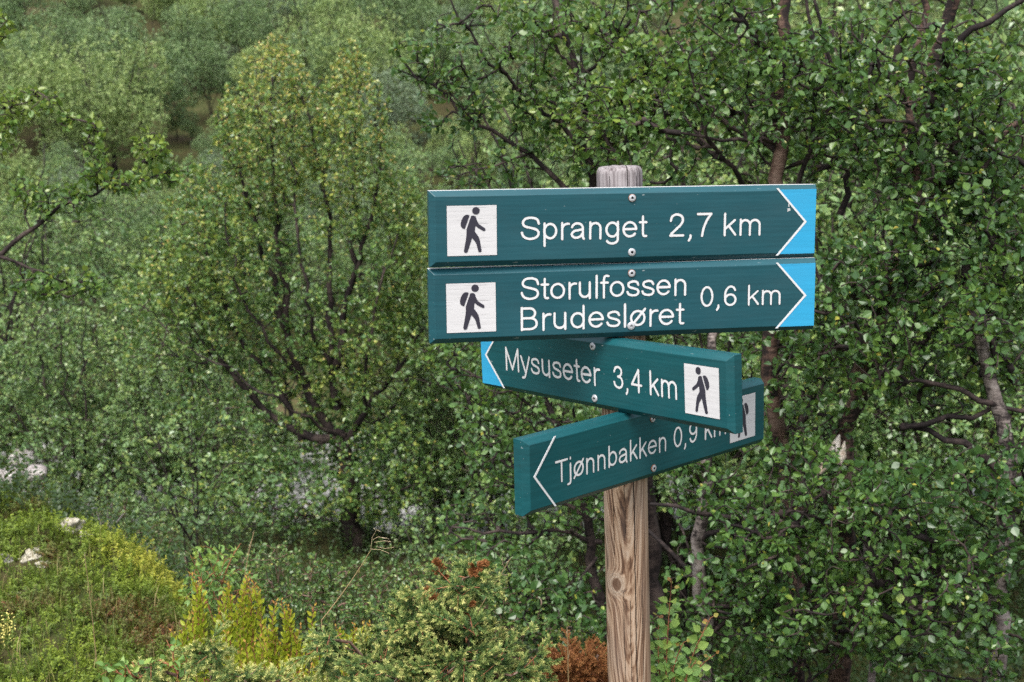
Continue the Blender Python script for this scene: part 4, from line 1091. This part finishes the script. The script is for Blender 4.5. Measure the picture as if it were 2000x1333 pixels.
tag(acc.build('grass', [M['grass']]), 'short thin grass mixed with dry stalks at the foot of the mound', 'grass', kind='stuff')
# far slope undergrowth (green and brown low plants on the valley floor)
acc = Acc(); rng = np.random.default_rng(43)
spots = []
while len(spots) < 9000:
    y = 4.8 + 8 * rng.random() ** 1.2; x = rng.uniform(-.45, .45) * y
    spots.append((x, y, gz(x, y) - .02))
UP = [shoot_proto(230 + k, .14, 18, .020, .013) for k in range(5)]
scatter(acc, UP, spots, rng, lambda x, y: .48 + .3 * mnoise.noise((x * .8, y * .8, 2)), (.6, 1.6))
tag(acc.build('undergrowth', [M['undergrowth_leaf']]), 'low leafy undergrowth on the slope below the birches', 'undergrowth', kind='stuff')
# lichen and small rocks on the mound
for px, py, r, lb in ((140, 1028, .042, 'cream lichen cushion on the right shoulder of the heath mound'), (165, 1048, .022, 'smaller cream lichen cushion just below the larger one on the mound shoulder'), (62, 1090, .034, 'white lichen cushion on the bare rock of the heath mound'), (88, 1104, .02, 'small white lichen cushion right of the bare rock on the mound'), (32, 1165, .022, 'tiny pale lichen cushion low on the heath mound')):
    o = boulder(px, py, on_ground(px, py)[1], r, lb, 'lichen', 'lichen_cushion', .65, 'lichen', None, 4, .8)
boulder(15, 1104, on_ground(15, 1104)[1] + .04, .075, 'bare grey rock in the side of the heath mound', 'mound_rock', 'mound_rock', .45, 'rock')

# ---------------------------------------------------------------- shrubs in the foreground
def shrub(name, label, px, Y, stems_px, lobes, leaf, per, mats, seed, dens, **kw):
    rng = np.random.default_rng(seed)
    g = ground_pt(px, Y)
    st = [([ground_pt(px + (q[0][0] - px) * .3, Y)] + pts(*q), r0, r1) for q, r0, r1 in stems_px]
    T = lobes_points(lobes, dens, rng)
    return plant(name, label, 'shrub', base_of(g), st, T, rng, leaf, per, mats, trunk_name='stems', **kw)
DM = [M['bark_dark'], M['dwarf_leaf'], M['bark_juniper']]
for sd, px, Y, lo, lb in (
        (51, 560, 4.6, [(540, 1130, 4.6, 120, 70, .25), (600, 1200, 4.4, 120, 60, .25), (470, 1180, 4.5, 90, 60, .2)], 'dark dwarf birch bush behind the yellow bilberry shoots'),
        (52, 720, 4.6, [(700, 1150, 4.6, 90, 60, .2), (730, 1220, 4.4, 80, 60, .2)], 'dwarf birch bush directly left of the green juniper'),
        (53, 230, 6.2, [(210, 1000, 6.2, 60, 40, .25), (300, 1060, 6.0, 60, 55, .25), (250, 1080, 5.8, 70, 40, .2)], 'dwarf birch bush on the slope right of the lichen cushions'),
        (54, 50, 6.6, [(30, 965, 6.6, 90, 40, .3), (110, 985, 6.4, 40, 30, .2)], 'dwarf birch bush at the left edge behind the mound top'),
        (55, 410, 5.2, [(390, 1120, 5.2, 80, 50, .25), (330, 1110, 5.4, 50, 50, .2)], 'dwarf birch bush on the slope below the many-stemmed birch'),
        (56, 880, 5.0, [(870, 1140, 5.0, 110, 60, .25), (980, 1190, 4.8, 100, 60, .25), (1080, 1250, 4.6, 80, 50, .2)], 'dwarf birch bush in the shade between juniper and post')):
    l0 = lo[0]
    st = [([(l0[0] + dx * l0[3], l0[1] + l0[4] * .4, l0[2]), (l0[0] + dx * l0[3] * 1.3, l0[1] - l0[4] * .7, l0[2])], .006, .002) for dx in (-.5, 0, .5)]
    shrub('dwarf_birch', lb, px, Y, st, lo, (0.0135, .9), 10, DM, sd, 0.0095, proto=LEAF6, step=.05, twig=.0009, tipcol=.25, upright=.4, tint=(.42, .25), sides=5)
WM = [M['twig_red'], M['sapling_leaf'], M['twig_red']]
shrub('willow_shrub', 'light green willow shrub with broad leaves behind the bilberry shoots', 430, 4.1,
      [([(420, 1170, 4.1), (450, 1080, 4.1), (470, 1062, 4.1)], .005, .0015), ([(400, 1180, 4.1), (385, 1100, 4.1), (372, 1085, 4.1)], .005, .0015), ([(440, 1190, 4.1), (490, 1130, 4.1)], .004, .0015)],
      [(420, 1110, 4.1, 60, 45, .15), (460, 1150, 4.1, 60, 35, .15), (390, 1140, 4.1, 40, 50, .12)], (0.022, .62), 6, WM, 61, .004, step=.05, twig=.0009, tipcol=.15, upright=.2, tint=(.36, .2))
shrub('willow_shrub', 'small round-leaved plant with reddish tips at the bottom edge among the left juniper sprays', 340, 2.95,
      [([(345, 1310, 2.95), (335, 1262, 2.95), (325, 1250, 2.95)], .003, .001), ([(350, 1310, 2.95), (375, 1280, 2.95)], .003, .001)],
      [(335, 1280, 2.95, 42, 28, .05), (250, 1312, 2.95, 60, 18, .06), (385, 1300, 2.95, 25, 20, .05)], (0.026, .75), 3.2, WM, 62, .0065, step=.04, twig=.0009, tipcol=.15, tint=(.38, .2))

# the birch sapling right at the post, written shoot by shoot
def shoots(name, label, cat, Y, stems, leaf, mats, seed, gap=14, group=None, t0=.5, redtip=True, thick=.0032, face=.35, rise=.45):
    rng = np.random.default_rng(seed)
    p0 = ground_pt(stems[0][0][0], Y)
    root = empty(name, base_of(p0)); tag(root, label, cat, group)
    st = Acc(); lf = Acc()
    for sp in stems:
        q = np.array([ground_pt(sp[0][0], Y)] + pts(*[(a, b, Y + (c[0] if c else 0)) for a, b, *c in sp]))
        seg = np.linalg.norm(np.diff(q, axis=0), axis=1); cum = np.concatenate([[0], np.cumsum(seg)])
        m = 16; s = np.linspace(0, cum[-1], m); q = np.stack([np.interp(s, cum, q[:, k]) for k in range(3)], 1)
        for _ in range(2): q[1:-1] = .25 * q[:-2] + .5 * q[1:-1] + .25 * q[2:]
        tube(st, q, np.linspace(thick, thick * .4, m), 6, .5)
        nl = int(cum[-1] / (gap / 1000))
        tt = np.linspace(.3, 1, nl); idx = tt * (m - 1); i0 = np.minimum(idx.astype(int), m - 2); fr = (idx - i0)[:, None]
        P = q[i0] * (1 - fr) + q[i0 + 1] * fr
        a = np.arange(nl) * 2.4 + rng.uniform(0, 6)
        D = unit(np.stack([np.cos(a), np.sin(a) * .7, np.full(nl, rise)], 1) + rng.normal(0, .18, (nl, 3)))
        Nn = unit(np.stack([-np.cos(a) * .3, -np.sin(a) * .3 - face, np.ones(nl) * .7], 1) + rng.normal(0, .3, (nl, 3)))
        L = leaf[0] * rng.uniform(.75, 1.15, nl) * np.where(tt > .93, .5, 1)
        t = np.clip(t0 + .25 * (tt - .5) + rng.normal(0, .1, nl), 0, .88)
        if redtip: t = np.where(tt > .96, rng.uniform(.9, .99, nl), t)
        for p, d in zip(P, D): tube(st, [p, p + d * leaf[0] * .3], [.0008, .0006], 4, .5, 0, False)
        leaves(lf, P + D * leaf[0] * .28, D, Nn, L, L * leaf[1], t, LEAF8)
    st.build('stems', [mats[0]], root, base_of(p0)); lf.build('foliage', [mats[1]], root, base_of(p0))
    return root
shoots('birch_sapling', 'fresh green birch sapling with toothed leaves and red shoot tips beside the post', 'sapling', 2.85,
       [[(1300, 1320), (1304, 1230), (1312, 1132)], [(1335, 1330), (1355, 1270), (1388, 1207)], [(1310, 1320), (1320, 1280), (1335, 1255)], [(1345, 1325), (1372, 1290), (1395, 1280)], [(1290, 1325), (1283, 1260), (1288, 1205, .05)], [(1320, 1333), (1312, 1290), (1280, 1270, .06)], [(1330, 1340), (1345, 1305), (1360, 1290)]],
       (0.0265, .84), [M['twig_red'], M['sapling_leaf']], 71, 14, None, .46, True, .0026, .9)
# bilberry: upright yellow-green shoots
def bilberry(label, Y, cx, top, w, n, seed):
    rng = np.random.default_rng(seed)
    stems = []
    for k in range(n):
        x = cx + rng.uniform(-w, w); ty = top + rng.uniform(0, 95)
        stems.append([(x + rng.normal(0, 6), ty + 110), (x + rng.normal(0, 5), ty + 50), (x + rng.normal(0, 10), ty)])
    return shoots('bilberry_plant', label, 'plant', Y, stems, (0.0185, .55), [M['twig_red'], M['bilberry_leaf']], seed, 9.5, 'yellow green bilberry plants on the heath', .45, True, .0013, 1.0, 1.5)
bilberry('tallest clump of yellow green bilberry shoots left of centre on the heath', 3.4, 445, 1122, 66, 24, 81)
bilberry('small narrow clump of bilberry shoots at the left of the tallest clump', 3.45, 362, 1160, 24, 7, 82)
bilberry('clump of bilberry shoots with reddish tips in the middle of the heath edge', 3.35, 580, 1172, 55, 20, 83)
bilberry('thin clump of bilberry shoots next to the left flank of the green juniper', 3.4, 692, 1192, 28, 9, 84)
bilberry('low clump of bilberry shoots at the bottom edge below the reddish-tipped clump', 3.1, 640, 1275, 60, 18, 85)
bilberry('low scattered bilberry shoots between tallest clump and bottom edge', 3.2, 500, 1230, 60, 16, 86)

# ---- juniper
def spray_proto(seed, L=.13):
    rng = np.random.default_rng(seed)
    P, D, T, S = [], [], [], []
    n = 11
    def twig(p0, d0, l, t0, t1):
        m = max(4, int(l / .0024))
        d = d0.copy(); p = p0.copy(); path = [p.copy()]
        for k in range(m):
            d = unit(d + rng.normal(0, .03, 3) + np.array([0, 0, -.012])); p = p + d * l / m; path.append(p.copy())
            f = k / m
            u = unit(np.cross(d, rng.normal(0, 1, 3)))
            for s in (u, -u, np.cross(d, u)):
                P.append(p.copy()); D.append(unit(d * 1.0 + s * .75)); T.append(t0 + (t1 - t0) * f + rng.normal(0, .05)); 
        S.append(np.array(path))
    d = unit(np.array([1, 0, .1])); p = np.zeros(3)
    main = [p.copy()]
    for k in range(n):
        d = unit(d + np.array([0, 0, -.035]) + rng.normal(0, .04, 3)); p = p + d * L / n; main.append(p.copy())
        if k >= 1:
            for sgn in (1, -1):
                if rng.random() < .15: continue
                sd = unit(d * .9 + np.array([0, sgn * .75, .15]) + rng.normal(0, .42, 3))
                twig(p, sd, L * (.42 - .28 * k / n) * rng.uniform(.7, 1.2), .18 + .25 * k / n, .78 + .2 * rng.random())
    twig(main[-4], unit(main[-1] - main[-4]), L * .35, .5, 1.0)
    return np.array(P), np.array(D), np.array(T), np.array(main)
SPR = [spray_proto(300 + k) for k in range(7)]
def juniper(name, label, Y, stems, lobes, seed, dens, foliage_mat, center, dead_lobes=None, scale=(.6, 1.1), tshift=0.0):
    rng = np.random.default_rng(seed)
    g = ground_pt(center, Y)
    root = empty(name, base_of(g)); tag(root, label, 'juniper bush')
    T = lobes_points(lobes, dens, rng)
    st, tw = grow([([g + rng.normal(0, .015, 3)] + pts(*s), .011, .003) for s in stems], T, rng, .04, .5)
    bark = Acc()
    for q, r in st: tube(bark, q, r, 6)
    for q, c in tw: tube(bark, q, np.maximum(.0009, .0011 * np.maximum(c, 1) ** .45), 4, .5, 0, False)
    bark.build('stems', [M['bark_juniper']], root, base_of(g))
    def needles(paths, nm, mat, ts):
        fo = Acc()
        kk = .32 if nm == 'dead_spray' else 1
        for q, c in paths:
            P, D, t, main = SPR[rng.integers(len(SPR))]
            d = unit(unit(q[-1] - q[-2]) + np.array([0, 0, .15]) + rng.normal(0, .25, 3))
            up = unit(np.array([0, -.25, 1.]) + rng.normal(0, .3, 3)); s = unit(np.cross(up, d)); u = np.cross(d, s)
            Rm = np.stack([d, s, u], 1); k = rng.uniform(*scale) * kk
            p0 = q[-1] - d * .05 * k
            Pw = P @ Rm.T * k + p0; Dw = D @ Rm.T
            N_ = len(P)
            tt = np.clip(t + ts + rng.normal(0, .07), 0, 1)
            leaves(fo, Pw, Dw, unit(rng.normal(0, 1, (N_, 3)) + np.array([0, -.3, .6])), .0078 * rng.uniform(.8, 1.2, N_), .0021, tt, LEAF4, 0)
            tube(fo, main @ Rm.T * k + p0, np.linspace(.0013, .0006, len(main)), 4, .35, 1, False)
        fo.build(nm, [mat, M['twig_red']], root, base_of(g))
    needles(tw, 'foliage', foliage_mat, tshift)
    if dead_lobes is not None:
        T2 = lobes_points(dead_lobes, dens * 2.2, rng)
        _, tw2 = grow([(q, .002, .002) for q, r in st], T2, rng, .04, .2)
        o = needles(tw2, 'dead_spray', M['juniper_dead'], 0)
    return root
JY = 2.85
juniper('juniper_bush', 'green juniper bush with pale drooping tips and a few rusty dead sprays, bottom centre', JY,
        [[(850, 1330, JY), (880, 1220, JY), (905, 1130, JY)], [(830, 1330, JY), (800, 1250, JY), (800, 1180, JY)], [(880, 1330, JY), (960, 1280, JY), (1020, 1290, JY)], [(820, 1335, JY), (740, 1290, JY), (650, 1250, JY - .05)], [(850, 1330, JY), (900, 1280, JY - .1)], [(860, 1320, JY), (1000, 1320, JY - .1)]],
        [(905, 1135, JY, 30, 38, .08), (812, 1195, JY, 36, 34, .10), (860, 1240, JY, 100, 55, .16), (880, 1310, JY - .05, 112, 50, .2), (985, 1310, JY, 65, 32, .12), (945, 1262, JY, 55, 28, .1), (745, 1300, JY, 75, 30, .12), (650, 1268, JY - .05, 40, 22, .08), (770, 1335, JY - .05, 120, 40, .15), (990, 1345, JY, 90, 30, .1)],
        91, .0042, M['juniper_needle'], 860, [(865, 1120, JY, 12, 8, .03), (928, 1108, JY, 13, 7, .03), (856, 1165, JY, 9, 7, .03), (912, 1190, JY - .05, 8, 14, .03)], (.5, 1.0), .03)
juniper('juniper_bush', 'low sprawling juniper with pale yellow tips at the bottom left of centre', 2.95,
        [[(420, 1340, 2.95), (400, 1300, 2.95), (390, 1255, 2.95)], [(400, 1345, 2.95), (330, 1310, 2.95), (270, 1300, 2.95)], [(430, 1345, 2.95), (500, 1310, 2.95)]],
        [(395, 1280, 2.95, 45, 16, .1), (295, 1318, 2.95, 45, 14, .1), (460, 1325, 2.95, 60, 16, .1), (540, 1338, 2.95, 60, 14, .1), (350, 1345, 2.95, 90, 14, .1)],
        92, .0042, M['juniper_needle'], 420, None, (.6, 1.05), .12)
juniper('dead_juniper_bush', 'rust brown dead juniper bush between the green juniper and the post', 3.1,
        [[(1120, 1340, 3.1), (1110, 1300, 3.1), (1104, 1272, 3.1)], [(1130, 1345, 3.1), (1155, 1310, 3.1), (1168, 1280, 3.1)], [(1110, 1345, 3.1), (1085, 1310, 3.1)]],
        [(1108, 1285, 3.1, 22, 22, .07), (1130, 1325, 3.1, 55, 26, .1), (1163, 1292, 3.1, 22, 24, .07), (1085, 1328, 3.1, 26, 16, .06), (1150, 1345, 3.1, 70, 20, .1)],
        93, .006, M['juniper_dead'], 1125, None, (.5, .85))

# ---- dry grass stalks
def stalk(label, Y, base_px, tip_px, bend, heads, seed, group=None):
    rng = np.random.default_rng(seed)
    a = ground_pt(base_px[0], Y); b = at(*base_px, Y); c = at(*tip_px, Y)
    mid_ = (b + c) / 2 + np.array([bend, 0, 0])
    t = np.linspace(0, 1, 14)[:, None]
    q = (1 - t) ** 2 * b + 2 * t * (1 - t) * mid_ + t * t * c
    root = empty('grass_stalk', base_of(a)); tag(root, label, 'grass stalk', group)
    s = Acc()
    q = np.concatenate([a[None], q])
    tube(s, q, np.linspace(.0016, .0007, len(q)), 5, .45)
    s.build('stem', [M['dry_grass']], root, base_of(a))
    h = Acc()
    for hp in heads:
        hq = np.array([at(x, y, Y) for x, y in hp])
        tube(h, hq, .0006, 4, .7, 0, False)
        d = unit(hq[-1] - hq[-2])
        P = np.repeat(hq[-1:], 5, 0) - d * np.linspace(0, .017, 5)[:, None]
        leaves(h, P, np.repeat(d[None], 5, 0) + rng.normal(0, .25, (5, 3)), rng.normal(0, 1, (5, 3)), .006, .0016, .9, LEAF4)
    h.build('seed_head', [M['dry_grass']], root, base_of(a))
stalk('long pale grass stalk with a drooping branched seed head left of the juniper', 3.0, (628, 1212), (724, 1075), .01,
      [[(724, 1075), (727, 1050), (736, 1035), (742, 1038)], [(728, 1055), (738, 1049), (756, 1052)], [(724, 1073), (742, 1074), (760, 1081)], [(731, 1060), (748, 1057), (763, 1058)], [(735, 1068), (752, 1072), (770, 1069)]], 1)
stalk('slender straight grass stalk rising right of the juniper top', 3.0, (930, 1200), (998, 1090), 0,
      [[(985, 1108), (981, 1100), (981, 1092)], [(980, 1122), (990, 1123), (998, 1121)], [(990, 1100), (998, 1090)]], 2)
stalk('dark thin grass stalk above the tallest bilberry clump', 3.6, (470, 1190), (496, 1040), -.01, [[(486, 1070), (492, 1052), (496, 1038)], [(484, 1080), (490, 1062)]], 3)
stalk('thin upright grass stalk on the heath in the lower left', 3.6, (188, 1290), (165, 1085), .005, [[(168, 1110), (166, 1095), (165, 1082)]], 4)
stalk('pale upright grass stalk in front of the rust brown juniper', 2.9, (1110, 1330), (1108, 1225), 0, [[(1110, 1260), (1108, 1240), (1107, 1224)], [(1110, 1290), (1112, 1275)]], 5)
# bare grey twigs on the slope and a pale yellow flower at the left edge
acc = Acc(); rng = np.random.default_rng(95)
for s in ([(195, 1060, 5.6), (200, 1030, 5.6), (188, 1000, 5.6)], [(198, 1045, 5.6), (222, 1028, 5.6), (242, 1003, 5.6)], [(205, 1060, 5.6), (212, 1020, 5.6), (210, 995, 5.6)], [(212, 1035, 5.6), (225, 1015, 5.6)], [(190, 1035, 5.6), (178, 1020, 5.6)], [(190, 1075, 5.6), (240, 1060, 5.6)]):
    tube(acc, pts(*s), [.006, .004, .002][:len(s)], 5)
tag(acc.build('dead_twigs', [M['dead_twig']]), 'bare grey dead twigs standing right of the lichen cushions', 'dead shrub')
root = empty('yellow_flower', base_of(ground_pt(10, 3.5))); tag(root, 'pale yellow flower cluster on a green stem at the left edge', 'flower')
a = Acc(); gp = ground_pt(14, 3.5)
tube(a, [gp, at(12, 1260, 3.5), at(12, 1215, 3.5)], [.002, .0018, .0015], 5, .3); a.build('stem', [M['grass']], root, root.location)
m, n, l, b = mat_new('petal_yellow'); b.inputs['Base Color'].default_value = (.62, .55, .16, 1); b.inputs['Roughness'].default_value = .6; M['petal'] = m
a = Acc(); rng = np.random.default_rng(96); P = np.array([at(12 + rng.normal(0, 9), 1228 + rng.normal(0, 14), 3.5) for _ in range(110)])
leaves(a, P, rng.normal(0, 1, (110, 3)), rng.normal(0, 1, (110, 3)) + np.array([0, -.4, .5]), .007, .004, .5, LEAF6); a.build('blossom', [M['petal']], root, root.location)
